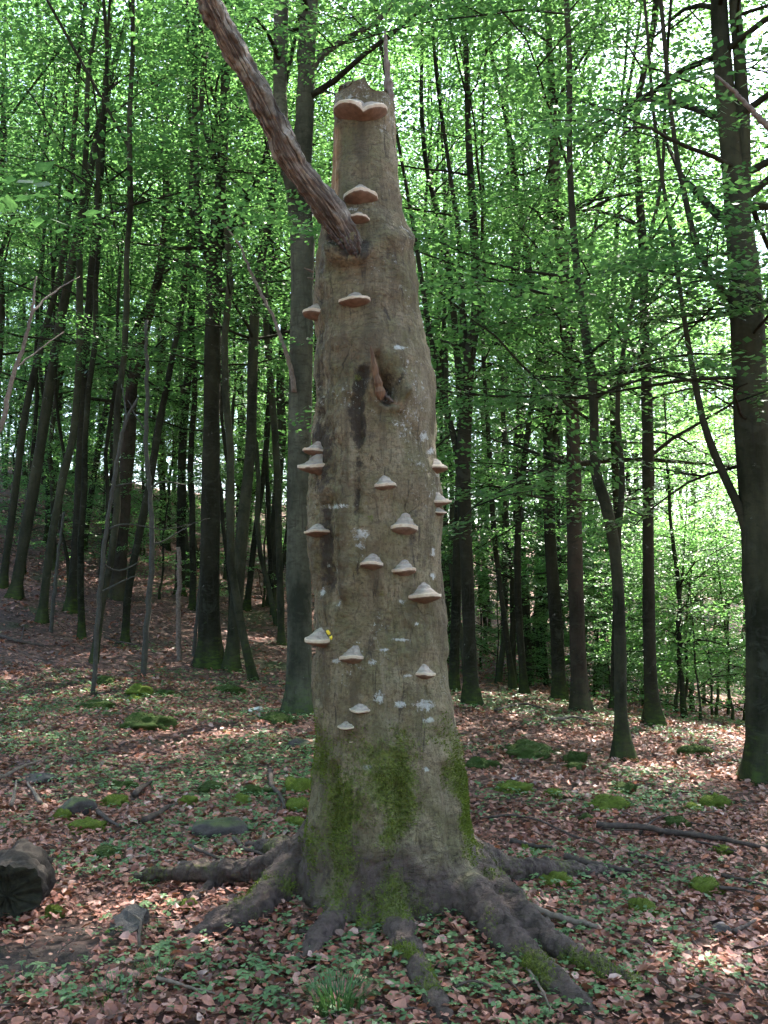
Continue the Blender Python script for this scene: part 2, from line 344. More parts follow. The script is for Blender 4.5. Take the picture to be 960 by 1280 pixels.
def bare_mask(x, y):
    r = 0
    for c, a, b in BARE: r = np.maximum(r, np.exp(-(((x-c[0])/a)**2+((y-c[1])/b)**2)))
    return np.clip((r-.25)*2.2, 0, 1)
ground = build_ground()

# ------------------------------------------------------------------ the dead beech
TY = 5.1
BASE = np.array([0.0, TY, float(height(np.array(0.), np.array(TY)))])
PROF = [(112, 418, 494), (150, 417, 495), (200, 416, 499), (236, 413, 501), (267, 406, 503), (299, 400, 510), (330, 394, 518), (361, 390, 522), (392, 390, 526), (424, 391, 534),
        (470, 389, 541), (542, 391, 549), (636, 387, 552), (714, 387, 554), (761, 389, 556), (808, 394, 559), (870, 395, 563), (910, 393, 567), (960, 391, 575),
        (1020, 387, 592), (1060, 380, 604), (1100, 366, 615), (1150, 350, 632), (1210, 335, 645)]
pz, pc, pr = [], [], []
for y_, l_, r_ in PROF:
    a = at(l_, y_, TY); b = at(r_, y_, TY); pz.append(a[2]); pc.append((a[0]+b[0])/2); pr.append((b[0]-a[0])/2)
pz, pc, pr = np.array(pz)[::-1], np.array(pc)[::-1], np.array(pr)[::-1]
ROOTS = [  # ground pixels, radii
    ([(385, 1085), (350, 1118), (318, 1148), (285, 1164), (250, 1172), (218, 1182)], [.17, .125, .095, .085, .065, .03]),
    ([(380, 1075), (345, 1092), (312, 1100), (272, 1112), (240, 1128), (228, 1142)], [.10, .035, .04, .05, .04, .02]),
    ([(450, 1120), (428, 1150), (404, 1178), (375, 1200), (355, 1212)], [.12, .09, .07, .05, .025]),
    ([(432, 1150), (405, 1166), (378, 1170), (356, 1172)], [.06, .045, .035, .02]),
    ([(485, 1130), (498, 1172), (518, 1215), (540, 1262), (548, 1295)], [.14, .09, .065, .055, .04]),
    ([(575, 1120), (612, 1158), (652, 1198), (690, 1228), (728, 1262), (760, 1290)], [.17, .115, .08, .066, .055, .035]),
    ([(600, 1105), (645, 1150), (692, 1192), (742, 1218), (795, 1236), (840, 1246)], [.15, .10, .075, .06, .045, .02]),
    ([(470, 1140), (455, 1168), (448, 1192)], [.10, .06, .03]),
]
root_paths = []
def build_dead_beech():
    mb = MB(); nseg = 120
    zs = np.arange(-0.35, pz[-1], .025); th = np.linspace(0, 2*math.pi, nseg, endpoint=False)
    r0 = np.interp(zs, pz, pr); c0 = np.interp(zs, pz, pc); ztop = zs[-1]
    rootaz = []
    for pts, rad in ROOTS:
        g = np.array([gnd(*p) for p in pts]); rad = np.array(rad)
        g[:, 2] = height(g[:, 0], g[:, 1])+np.maximum(rad*.25, .022)
        g[-1, 2] -= .05; g[-2, 2] -= .012
        d = g[1]-np.array([0, TY, 0]); rootaz.append((math.atan2(d[1], d[0]), rad[0]))
        p0 = np.array([g[0][0]*.55, TY+(g[0][1]-TY)*.45, BASE[2]+.34]); p1 = np.array([g[0][0]*.8, TY+(g[0][1]-TY)*.8, BASE[2]+.15])
        if rad[0] < .125 and pts[0][0] < 440: P = g; R = rad*np.linspace(.5, 1, len(rad))
        else: P = np.vstack([p0, p1, g[1:]]); R = np.concatenate([[rad[0]*.75], [rad[0]*.72], rad[1:]*.88])
        n = 40; PP = smooth_path(P, n); RR = np.interp(np.linspace(0, len(R)-1, n), np.arange(len(R)), R)
        PP[:, 2] += .03*noise(PP*4+11)*np.linspace(0, 1, n); PP[:, 0] += .04*noise(PP*3+5)*np.linspace(0, 1, n)
        root_paths.append((PP, RR))
    for az, R in ((1.2, .16), (2.2, .15), (.4, .13), (2.75, .12)):     # roots on the far side
        P = [np.array([math.cos(az)*q*(1+.0*q), TY+math.sin(az)*q, BASE[2]+zz]) for q, zz in ((.15, .4), (.38, .18), (.7, .02), (1.1, -.03), (1.5, -.1))]
        PP = smooth_path(P, 30); RR = np.interp(np.linspace(0, 4, 30), range(5), [R, R*.9, R*.6, R*.45, R*.25]); root_paths.append((PP, RR)); rootaz.append((az, R))
    # trunk rings
    Vs = []
    for k, z in enumerate(zs):
        fl = np.clip((0.75-z)/0.75, 0, 1)**1.5
        r = np.full(nseg, r0[k])*(1-.12*fl)
        for az, R in rootaz:
            dth = np.arctan2(np.sin(th-az), np.cos(th-az)); r = r+fl*R*.13*np.exp(-(dth/.26)**2)
        s = np.clip((z-(ztop-.32))/.32, 0, 1)
        jag = .03*noise(np.stack([np.cos(th)*2.2, np.sin(th)*2.2, th*0+4], -1))+.035*noise(np.stack([np.cos(th)*7, np.sin(th)*7, th*0+9], -1))-.05*np.cos(th-.3)*0
        jag = jag+.04*np.exp(-((np.arctan2(np.sin(th+2.0), np.cos(th+2.0)))/.5)**2)-.02
        zz = z+jag*s
        Vs.append(np.stack([c0[k]+r*np.cos(th), TY+r*.96*np.sin(th), zz], -1))
    # inner hollow of the broken top
    top = Vs[-1]; c = top.mean(0)
    Vs.append(c+(top-c)*[.8, .8, 1]+[0, 0, -.02]); Vs.append(c+(top-c)*[.45, .45, .5]+[0, 0, -.12])
    m = len(Vs); V = np.concatenate(Vs); i = np.arange(m-1)[:, None]*nseg; j = np.arange(nseg)[None]; k = (j+1) % nseg
    Q = np.stack([i+j, i+k, i+nseg+k, i+nseg+j], -1).reshape(-1, 4)
    V = np.vstack([V, [pc[0], TY, zs[0]], c+[0, 0, -.16]]); a, b = m*nseg, m*nseg+1
    T = [(a, (q+1) % nseg, q) for q in range(nseg)]+[(b, (m-1)*nseg+q, (m-1)*nseg+(q+1) % nseg) for q in range(nseg)]
    mb.add(V, Q, T)
    for PP, RR in root_paths:
        mb.add(*tube(PP, RR, 16))
    # branch collar that holds the limb
    col = smooth_path([at(458, 350, TY), at(440, 322, TY-.17), at(424, 296, TY-.25)], 10); mb.add(*tube(col, np.linspace(.17, .08, 10), 20))
    o = obj('tmp', mb.mesh('tmp'))
    md = o.modifiers.new('r', 'REMESH'); md.mode = 'VOXEL'; md.voxel_size = .0095; md.use_smooth_shade = True
    ms = o.modifiers.new('s', 'SMOOTH'); ms.iterations = 7; ms.factor = .5
    dg = bpy.context.evaluated_depsgraph_get(); ev = o.evaluated_get(dg); me = bpy.data.meshes.new_from_object(ev)
    n = len(me.vertices); V = np.empty(n*3, np.float32); me.vertices.foreach_get('co', V); V = V.reshape(-1, 3).astype(float)
    N = np.empty(n*3, np.float32); me.vertices.foreach_get('normal', N); N = N.reshape(-1, 3).astype(float)
    Q = np.empty(len(me.polygons)*4, np.int32); me.polygons.foreach_get('vertices', Q); Q = Q.reshape(-1, 4)
    bpy.data.objects.remove(o); bpy.data.meshes.remove(me)
    # root-ness of each vertex
    ax = np.stack([np.interp(V[:, 2], pz, pc), np.full(n, TY)], -1); rad = np.hypot(V[:, 0]-ax[:, 0], V[:, 1]-ax[:, 1]); rr = np.interp(V[:, 2], pz, pr)
    best = np.full(n, 9.); bi = np.zeros(n, int)
    for q, (PP, RR) in enumerate(root_paths):
        low = V[:, 2] < .9
        for p, r in zip(PP[6:], RR[6:]):
            d = np.linalg.norm(V[low]-p, axis=1)/r; w_ = best[low]; b_ = bi[low]; upd = d < w_; w_[upd] = d[upd]; b_[upd] = q; best[low] = w_; bi[low] = b_
    zl = V[:, 2]-BASE[2]
    rootm = np.clip((rad-.42)/.16, 0, 1)*np.clip((.42-zl)/.22, 0, 1)
    rootm = np.maximum(rootm, np.clip((.46-zl+.2*fbm(V*4, 3, 66))/.34, 0, 1)*.8)
    u, v = proj(V); front = np.clip(-N[:, 1]*3+.4, 0, 1)
    def ell(cx, cy, a, b): return np.exp(-((u-cx)/a)**2-((v-cy)/b)**2)*front
    def streak(pts, wd):
        r = 0
        for (x0, y0), (x1, y1) in zip(pts[:-1], pts[1:]):
            t = np.clip(((u-x0)*(x1-x0)+(v-y0)*(y1-y0))/((x1-x0)**2+(y1-y0)**2), 0, 1); d = np.hypot(u-x0-t*(x1-x0), v-y0-t*(y1-y0)); r = np.maximum(r, np.exp(-(d/wd)**2))
        return r*front
    th = np.arctan2(V[:, 1]-TY, V[:, 0]-ax[:, 0])
    D = .022*fbm(V*2.6, 3, 1)+.009*fbm(V*9, 3, 2)
    rough = np.clip(fbm(V*[1.6, 1.6, 1.1]+4, 2, 8)*.9+.55+.9*(ell(412, 560, 30, 110)+ell(408, 690, 28, 60)), .12, 1.6)
    VW = V+.05*np.stack([noise(V*6, 51), noise(V*6, 52), .6*noise(V*5, 53)], -1); wr = 1-np.abs(noise(VW*[7, 7, 48], 3)); D += -.0032*np.clip((wr-.72)/.28, 0, 1)**1.3*np.clip(rough-.25, 0, 1.3)
    wr2 = 1-np.abs(noise(V*[12, 12, 110]+3, 13)); D += -.0014*np.clip((wr2-.75)/.25, 0, 1)*rough
    cr = 1-np.abs(noise(V*[26, 26, 3.2], 4)); D += -.012*np.clip((cr-.80)/.20, 0, 1)*np.clip(rough-.2, 0, 1.2)
    D += .0035*fbm(V*38, 3, 6)*rough
    D += .012*np.clip(fbm(V*[8, 8, 5]+2, 3, 15), 0, 1)*(ell(412, 545, 28, 95)+ell(405, 420, 16, 60))
    D += -.03*streak([(454, 465), (447, 505), (449, 545)], 6)-.035*streak([(412, 630), (409, 680), (413, 750)], 10)-.022*streak([(438, 500), (446, 560), (447, 640)], 6)+.028*streak([(430, 520), (428, 640), (430, 740)], 10)
    D += -.03*streak([(418, 960), (414, 1040), (404, 1110)], 8)-.025*streak([(498, 985), (503, 1060), (512, 1130)], 8)-.03*streak([(556, 960), (565, 1050), (580, 1120)], 8)+.02*streak([(470, 1010), (466, 1110)], 14)
    D += -.13*ell(485, 488, 9, 17)+.035*(streak([(462, 480), (476, 508), (498, 510), (506, 490)], 6)+streak([(500, 470), (505, 492)], 6))+.03*ell(490, 445, 22, 16)-.05*streak([(472, 445), (480, 480)], 5)
    D += .03*streak([(452, 322), (478, 300), (508, 300)], 12)+.010*streak([(400, 292), (412, 318), (436, 330), (458, 318)], 10)-.03*streak([(415, 300), (436, 312), (450, 305)], 6)+.02*ell(405, 345, 14, 20)-.02*ell(447, 298, 12, 9)-.02*streak([(400, 330), (396, 420), (399, 520)], 6)
    D = D*(1-.55*rootm)+rootm*(.012*fbm(V*14, 3, 33)+.006*fbm(V*34, 3, 35)-.010*np.clip((1-np.abs(noise(V*[22, 22, 9], 36))-.75)/.25, 0, 1))
    V = V+N*D[:, None]
    # masks
    nz = fbm(V*5, 3, 41)
    nz2 = fbm(V*[3.2, 3.2, 2.2]+7, 4, 43)
    bias = .30*streak([(494, 945), (488, 1010), (478, 1090), (500, 1160)], 34)+.32*streak([(583, 965), (596, 1050), (612, 1120)], 20)+.24*streak([(430, 1000), (420, 1110)], 22)
    moss = np.clip(np.clip((1.12-zl)/.7, 0, 1)*(.42+.70*nz2+.3*nz)+bias*1.6*np.clip(.85+1.0*nz2+.7*nz, 0, 1.5), 0, 1)
    moss += .6*(ell(362, 1110, 20, 16)+ell(612, 1140, 14, 22)+ell(464, 647, 5, 5)+ell(478, 742, 6, 8)+ell(446, 472, 8, 8)+ell(438, 1180, 20, 10)+ell(485, 1185, 30, 8))+.5*streak([(700, 1190), (745, 1222)], 14)+.45*streak([(655, 1195), (690, 1225)], 10)
    moss *= np.clip((1.35-zl)/.3, 0, 1)+(ell(464, 647, 8, 8)+ell(478, 742, 9, 10)+ell(446, 472, 9, 9)); moss *= 1-.45*rootm*np.clip((.3-zl)/.2, 0, 1)
    lich = 0
    for cx, cy, a, b in [(498, 436, 12, 4), (541, 564, 7, 6), (532, 545, 8, 8), (420, 633, 26, 4), (451, 668, 12, 9), (450, 682, 8, 4), (421, 755, 5, 4), (502, 800, 16, 3), (474, 872, 8, 11), (530, 882, 16, 9), (460, 959, 10, 5), (465, 828, 8, 5), (420, 826, 7, 4), (532, 962, 5, 5), (541, 720, 4, 6), (503, 752, 5, 4), (522, 780, 5, 3), (510, 845, 8, 3), (535, 900, 8, 5), (442, 262, 8, 3), (480, 812, 10, 3), (548, 590, 5, 9), (540, 690, 4, 8), (500, 880, 9, 6), (398, 740, 4, 8)]:
        lich = np.maximum(lich, ell(cx, cy, a, b))
    lich = np.maximum(lich*.72, .33*np.clip(fbm(V*7+9, 3, 77)+.1, 0, 1)*np.clip((zl-.5)/.6, 0, 1))
    stain_shade = 1.25*streak([(455, 462), (447, 500), (448, 545)], 10)+.7*streak([(448, 540), (447, 600), (445, 640)], 5)+.9*ell(484, 488, 14, 20)+.55*streak([(408, 640), (408, 740)], 8)+.5*streak([(398, 330), (394, 400), (396, 560)], 6)+.5*streak([(520, 640), (515, 700)], 5)+.45*streak([(418, 960), (414, 1040), (404, 1110)], 9)+.95*streak([(412, 298), (432, 312), (452, 304)], 7)+.6*ell(442, 312, 20, 12)+.6*streak([(452, 322), (450, 300)], 4)+.4*ell(405, 320, 10, 20)+.35*streak([(498, 985), (503, 1060)], 7)+.45*streak([(405, 545), (403, 600)], 14)  # wet streak, with painted shade in the crevice, furrows, knot hole and limb foot
    stain_shade = stain_shade+.36*ell(412, 540, 24, 85)+.40*ell(405, 700, 18, 60)+.25*ell(520, 480, 26, 40)*np.clip(.6+nz, 0, 1)+.22*ell(400, 880, 12, 60)+.3*streak([(444, 700), (450, 780)], 7)
    wood = np.clip(streak([(418, 165), (417, 250)], 6)*1.3+streak([(478, 486), (497, 507)], 2.5)*.8+ell(471, 470, 7, 24)*.7, 0, 1)
    topin = np.clip((N[:, 2]-.3)*2, 0, 1)*(V[:, 2] > ztop-.4); stain_shade = np.maximum(stain_shade, topin*.6)
    mask = np.stack([np.clip(moss, 0, 1), np.clip(lich, 0, 1), np.clip(stain_shade, 0, 1)], -1)
    root = thing('dead_beech', 'thick broken dead beech trunk covered with bracket fungi, roots spreading over the leaves', 'dead tree', BASE)
    fr = best[Q].mean(1) < 1.35; fr &= (rad[Q].mean(1) > .50); fr &= zl[Q].mean(1) < .40
    fb = bi[Q[:, 0]]
    def sub(name, fm, lab=None):
        q = Q[fm]
        if not len(q): return None
        ids, inv = np.unique(q, return_inverse=True); me = mesh(name, V[ids]-BASE, [inv.reshape(-1, 4)], True, M['bark'], {'mask': mask[ids], 'rootm': rootm[ids], 'wood': wood[ids]})
        p = obj(name, me, root)
        if lab: p['label'] = lab
    sub('trunk', ~fr)
    for q in range(len(root_paths)): sub('root', fr & (fb == q))
    bvh = BVHTree.FromPolygons(V.tolist(), Q.tolist())
    return root, bvh, V, N, mask, rootm, Q
dead, BVH, TV, TN, TMASK, TROOTM, TQ = build_dead_beech()
def hit(px, py):
    d = Vector(ray(px, py)).normalized(); h = BVH.ray_cast(Vector(CAM), d)
    return (np.array(h[0]), np.array(h[1])) if h[0] is not None else (at(px, py, TY-.2), np.array([0, -1., 0]))

def moss_fur(root):
    rng = np.random.RandomState(4); mb = MB()
    pr_ = TMASK[:, 0]**2*np.clip(1-TN[:, 1]*.6, .2, 1.6); pr_[TV[:, 1] > TY+.15] = 0; pr_[pr_ < .10] = 0; pr_ /= pr_.sum()
    k = rng.choice(len(TV), 30000, p=pr_)
    P = TV[k]; N = TN[k]; m = len(k)
    d = N+rng.normal(0, .55, (m, 3))+[0, 0, .25]; d /= np.linalg.norm(d, axis=1)[:, None]; s = np.cross(d, rng.normal(0, 1, (m, 3))); s /= np.linalg.norm(s, axis=1)[:, None]
    L = rng.uniform(.005, .015, m)[:, None]; W = L*.3
    V = np.stack([P-s*W-N*.002, P+s*W-N*.002, P+d*L+N*.001], 1).reshape(-1, 3); mb.add(V, None, np.arange(m*3).reshape(-1, 3))
    tag(obj('moss', mb.mesh('moss', M['moss'], False, BASE), root), 'yellow green moss growing up the trunk base', None, None, 'stuff')
moss_fur(dead)

def build_limb(root):
    px = [(452, 330, 40), (438, 305, 42), (421, 278, 45), (402, 250, 46), (380, 222, 42), (360, 190, 41), (344, 158, 39), (328, 126, 37), (310, 92, 37), (292, 62, 36), (276, 30, 35), (262, 0, 33), (240, -48, 31), (212, -105, 28), (180, -170, 22)]
    Y = np.linspace(TY-.165, TY-.85, len(px)); P = np.array([at(a, b, y) for (a, b, c), y in zip(px, Y)])
    R = np.array([c*y/F/2*.84 for (a, b, c), y in zip(px, Y)]); n = 330
    PP = smooth_path(P, n); RR = np.interp(np.linspace(0, len(R)-1, n), np.arange(len(R)), R); V, Q, T = tube(PP, RR, 64)
    C = np.vstack([np.repeat(PP, 64, 0), PP[:1], PP[-1:]]); N = V-C; N /= np.linalg.norm(N, axis=1)[:, None]+1e-9
    t = np.concatenate([np.repeat(np.linspace(0, 1, n), 64), [0, 1]])
    strip = np.clip(((N@np.array([-.45, -.75, -.5]))*.8+.9*fbm(V*[9, 9, 7], 3, 2)*.6+np.interp(t, [0, .25, .45, .55, 1], [0, -.12, -.3, -.6, -.9]))*5, 0, 1)
    thl = np.concatenate([np.tile(np.linspace(0, 2*math.pi, 64, endpoint=False), n), [0, 0]]); rl = np.concatenate([np.repeat(RR, 64), RR[:1], RR[-1:]]); fuv = np.stack([np.cos(thl)*rl, np.sin(thl)*rl, t*2.05], -1)
    D = .008*fbm(V*6, 3, 3)+.006*fbm(V*18, 3, 4)+.004*fbm(V*45, 2, 5)-.008*strip
    ln = 1-np.abs(noise(fuv*[60, 60, 7], 7)); D -= .006*strip*np.clip((ln-.55)/.45, 0, 1); pl = np.clip(fbm(fuv*[26, 26, 9]+3, 3, 9), -.4, .6); D += .012*(1-strip)*np.sign(pl)*np.abs(pl)**.5*.6
    o = obj('limb', mesh('limb', V+N*D[:, None]-BASE, [Q, T], True, M['limb'], {'wood': strip, 'fuv': fuv}), root); o['label'] = 'bare leaning limb with peeling bark and reddish stripped wood'
    # torn splinters at its foot and on the left flank
    rng = np.random.RandomState(2)
    def shard(px0, px1, w0, mat, Y0, dy=0., name='splinter', lab=None):
        a = at(*px0, Y0); b = at(*px1, Y0+dy); n = 14; tt = np.linspace(0, 1, n); P = a[None]*(1-tt[:, None])+b[None]*tt[:, None]
        P = P+.0018*rng.normal(0, 1, (n, 3))*np.sin(tt*math.pi)[:, None]; r = w0*(1-tt)**.7*np.minimum(1, .35+tt*4)*(1+.2*rng.normal(0, 1, n))+.0015
        V, Q, T = tube(P, np.abs(r), 7); V = V+.12*w0*noise(V*70)[:, None]
        o = obj(name, mesh(name, V-BASE, [Q, T], False, mat), root)
        if lab: o['label'] = lab
    h, nn = hit(474, 497); shard((477, 500), (463, 432), .024, M['wood'], h[1]-.015, -.03, 'splinter', 'orange brown wood shard standing in the knot hole')
    h, nn = hit(485, 478); shard((470, 482), (497, 508), .012, M['stick_pale'], h[1]-.03, .0)
    shard((487, 135), (481, 36), .026, M['limb' if False else 'stick_pale'], TY-.05, .0, 'splinter', 'thin pale spike rising from the broken trunk top')
    shard((392, 340), (380, 335), .006, M['stick_pale'], TY-.12, -.05); shard((394, 349), (384, 347), .005, M['stick_pale'], TY-.12, -.05)
    for a, b, w_ in [((446, 322), (432, 288), .011), ((440, 318), (420, 282), .013), ((430, 312), (412, 286), .010), ((450, 316), (446, 292), .008), ((424, 306), (404, 276), .009)]:
        h, nn = hit(*a); shard(a, b, w_, M['stick'], h[1]+.0, -.06)
    # flat bark flakes on the broken top
    for (x0, y0), (x1, y1), wd in [((432, 120), (438, 102), .06), ((452, 118), (450, 106), .045), ((478, 128), (486, 112), .035), ((466, 122), (470, 114), .03)]:
        shard((x0, y0), (x1, y1), wd, M['bark'], TY-.02, .02, 'bark_shard')
build_limb(dead)

# ------------------------------------------------------------------ bracket fungi
def fungus(px, py, wpx, hpx, label, az=None, anchor=None, tiers=None, seed=0, depth=.5, double=False):
    ax_, ay_ = anchor or (px, py); h, n = hit(ax_, ay_); n = np.array([n[0], n[1], 0]); n /= np.linalg.norm(n)
    a = math.atan2(n[1], n[0]) if az is None else math.radians(az)
    if az is None: a = a*.6+math.atan2(-1, 0)*.4 if abs(a+math.pi/2) < 1.2 else a
    dist = h[1]; k = dist/F
    root = thing('bracket_fungus', label, 'bracket fungus', h, 'bracket fungi growing on the dead beech'); root.rotation_euler = (0, 0, a)
    rng = np.random.RandomState(seed+7); W, H = wpx*k/2, hpx*k*rng.uniform(.85, 1.12); bw = rng.uniform(.5, .72); skew = rng.uniform(-.28, .28); depth = depth*rng.uniform(.85, 1.2)
    tl = tiers or [(0, 0, 1.0)]; depth = depth if py > 400 else (.5 if double else max(depth, .62))
    for ti, (dy, dz, sc) in enumerate(tl):
        W_, H_ = W*sc, H*sc/(1 if len(tl) == 1 else len(tl)*.75)
        nphi = 40; phi = np.linspace(-math.radians(100), math.radians(100), nphi)
        Rw = 1+.05*rng.normal()*np.cos(phi*2)+.035*np.sin(phi*3+rng.uniform(0, 6))+.03*np.sin(phi*5+rng.uniform(0, 6))
        dp = depth*2
        if double: Rw = Rw*(1-.22*np.exp(-((phi-.25)/.16)**2))
        zr = .05*H_*np.sin(phi*2+rng.uniform(0, 6))
        q = np.concatenate([np.linspace(0, .93, 20), np.linspace(.945, 1, 5)]); e = 1.15 if not double else .6
        bell = np.exp(-(q/bw)**2.3); bell = bell-bell[-1]*q; zt = H_*(.56 if py > 400 else .44)*(bell if not double else (1-q**2.2)*.8)-.0*q; zt = zt+H_*.02*np.sin(q*26+rng.uniform(0, 6))*np.clip(1-q, 0, 1)*3*q
        lip = np.linspace(0, math.pi*.62, 6)[1:]
        rq = list(.10+.90*q)+[1+.03*math.sin(t)-.012*t for t in lip]; zq = list(zt)+[-H_*.10*(1-math.cos(t)) for t in lip]
        uq = np.linspace(.985, .0, 12); und = [(x, -H_*.15-H_*.34*(1-x)**.75) for x in uq]
        rq = np.array(rq+[x for x, _ in und]); zq = np.array(zq+[z for _, z in und]); m = len(rq)
        V = np.zeros((m, nphi, 3))
        V[..., 0] = rq[:, None]*Rw*np.cos(phi)*W_*dp-.012+W_*.10*(np.cos(phi))*0
        V[..., 1] = rq[:, None]*Rw*np.sin(phi)*W_
        V[..., 1] += skew*W_*(1-np.clip(rq, 0, 1))[:, None]
        V[..., 2] = zq[:, None]+zr*rq[:, None]
        if double: V[..., 2] += (.30*H_*np.abs(np.sin((phi-.25)*1.15))**.8-.12*H_)*rq[:, None]**2
        V[..., 0] -= .008*(1-np.clip(rq, 0, 1))[:, None]
        P = V.reshape(-1, 3); P = P+.0018*fbm(P*60+seed*3+ti, 2, seed)[:, None]*[1, 1, 1]
        P = P+np.array([0, dy*W, dz*H])
        ring = np.repeat(np.clip(rq, 0, 1), nphi)
        i = np.arange(m-1)[:, None]*nphi; j = np.arange(nphi-1)[None]; Q = np.stack([i+j, i+j+1, i+nphi+j+1, i+nphi+j], -1)
        def part(name, lo, hi, mat, par=None):
            qq = Q[lo:hi].reshape(-1, 4); ids, inv = np.unique(qq, return_inverse=True)
            return obj(name, mesh(name, P[ids], [inv.reshape(-1, 4)], True, mat, {'ring': ring[ids]}), par or root)
        cp = part('cap', 0, 20, M['cap']); part('rim', 20, 29, M['rim'], cp); part('pore_surface', 29, m-1, M['pore'])
    return root
fungus(441, 133, 64, 30, 'broad double-lobed bracket fungus at the broken top of the trunk', seed=1, anchor=(450, 140), double=True, depth=.34)
fungus(450, 244, 43, 36, 'bracket fungus beside the limb foot, upper of two below the trunk top', seed=2)
fungus(447, 273, 32, 20, 'small bracket fungus just right of the limb foot, lower of two', seed=3)
fungus(444, 375, 40, 27, 'single bracket fungus on the upper trunk above the orange splinter', seed=4)
fungus(377, 390, 30, 28, 'bracket fungus jutting from the left flank high up, above the knot hole', seed=5, az=188, anchor=(396, 390), depth=.68)
fungus(376, 582, 34, 38, 'two-tiered bracket fungus on the left flank level with the mid trunk', seed=6, az=205, anchor=(396, 582), depth=.68, tiers=[(0, 0, 1), (-.12, .5, .72)])
fungus(559, 584, 30, 20, 'topmost of three pale bracket fungi on the right flank', seed=7, az=-15, anchor=(545, 584), depth=.68)
fungus(559, 626, 28, 18, 'middle of three bracket fungi on the right flank', seed=8, az=-15, anchor=(548, 626), depth=.68)
fungus(556, 640, 24, 14, 'lowest of three bracket fungi on the right flank, close under another', seed=9, az=-20, anchor=(548, 640), depth=.68)
fungus(482, 605, 29, 23, 'small bell-shaped bracket fungus, highest in the mid-trunk cluster', seed=10)
fungus(504, 657, 37, 29, 'bell-shaped bracket fungus below and right of the cluster\'s highest', seed=11)
fungus(386, 664, 32, 20, 'single-tier bracket fungus on the left flank at mid height', seed=12, az=222, anchor=(397, 664), depth=.68)
fungus(464, 703, 29, 22, 'small bracket fungus left of a slightly larger one, above the green moss tuft', seed=13)
fungus(504, 711, 35, 26, 'orange-brown banded bracket fungus right of a smaller one at equal height', seed=14)
fungus(530, 743, 44, 29, 'largest bell-shaped bracket fungus in the cluster, near the right edge', seed=15)
f16 = fungus(394, 798, 42, 26, 'pale layered bracket fungus low on the left edge with yellow slime beside it', seed=16, az=235, anchor=(402, 798), depth=.68)
fungus(440, 820, 34, 22, 'tan bracket fungus low on the trunk right of the slime-edged one', seed=17)
fungus(531, 841, 30, 19, 'tan bracket fungus low on the trunk near the right edge', seed=18)
fungus(450, 887, 27, 15, 'small low bracket fungus, upper of the last pair above the moss', seed=19)
fungus(433, 908, 23, 13, 'very small lowest bracket fungus of the last pair above the moss', seed=20)
fungus(439, 927, 8, 6, 'tiny brown fungus knob below the lowest pair of brackets', seed=21)
def slime():
    rng = np.random.RandomState(3); inv = Matrix.Rotation(f16.rotation_euler[2], 4, 'Z'); b = np.array(f16.location)
    for x, y, r in [(411, 791, .013), (414, 797, .010), (409, 801, .009), (400, 806, .010), (406, 806, .008)]:
        h, n = hit(max(x, 398), y); th = np.linspace(0, 2*math.pi, 12, endpoint=False); rr = r*(1+.35*rng.uniform(-1, 1, 12))
        ring = np.stack([np.cos(th)*rr, np.zeros(12)-.004, np.sin(th)*rr], -1)+h; inn = np.stack([np.cos(th)*rr*.5, np.zeros(12)-.007, np.sin(th)*rr*.5], -1)+h
        V = np.vstack([ring, inn, h+[0, -.009, 0]])-b; V = V@np.array(inv.to_3x3())
        mb = MB(); mb.add(V, [(i, (i+1) % 12, 12+(i+1) % 12, 12+i) for i in range(12)], [(12+i, 12+(i+1) % 12, 24) for i in range(12)])
        obj('slime_patch', mb.mesh('slime', M['slime']), f16)
slime()

# ------------------------------------------------------------------ foliage sprays
def leaf_quads(P, D, U, L, Wd):
    """rhombic leaves: base P, direction D, plane side U, length, width"""
    a = P; b = P+D*(L*.45)[:, None]+U*(Wd*.5)[:, None]; c = P+D*L[:, None]; d = P+D*(L*.45)[:, None]-U*(Wd*.5)[:, None]
    return np.stack([a, b, c, d], 1)
def make_spray(rng, length, leaf, step, wide=.55):
    """a flat beech spray growing along +X; returns (n,4,3)"""
    P, D = [], []
    x = .12
    side = 1
    while x < length:
        tl = wide*length*(1-.75*x/length)*rng.uniform(.7, 1.15)*(.35+min(x/length*3, .65)); ang = math.radians(rng.uniform(38, 62))*side
        d = np.array([math.cos(ang), math.sin(ang), rng.uniform(-.12, .12)]); q = .04; ls = 1
        z0 = -.10*(x/length)**2*length
        while q < tl:
            la = ang+math.radians(rng.uniform(30, 65))*ls; P.append([x+d[0]*q, d[1]*q, z0+d[2]*q-.12*q*q+rng.normal(0, .012)]); D.append([math.cos(la), math.sin(la), rng.uniform(-.45, .18)])
            q += step*rng.uniform(.7, 1.3); ls = -ls
        x += step*1.7*rng.uniform(.7, 1.3); side = -side
    P = np.array(P); D = np.array(D); D /= np.linalg.norm(D, axis=1)[:, None]; n = len(P)
    up = np.array([0, 0, 1.])+rng.normal(0, .33, (n, 3)); U = np.cross(up, D); U /= np.linalg.norm(U, axis=1)[:, None]
    L = leaf*rng.uniform(.7, 1.25, n); return leaf_quads(P, D, U, L, L*.68)
_r = np.random.RandomState(11)
SPR_N = [make_spray(_r, _r.uniform(1.0, 1.4), .062, .045) for _ in range(6)]       # near
SPR_F = [make_spray(_r, _r.uniform(1.2, 1.7), .105, .098) for _ in range(6)]       # far
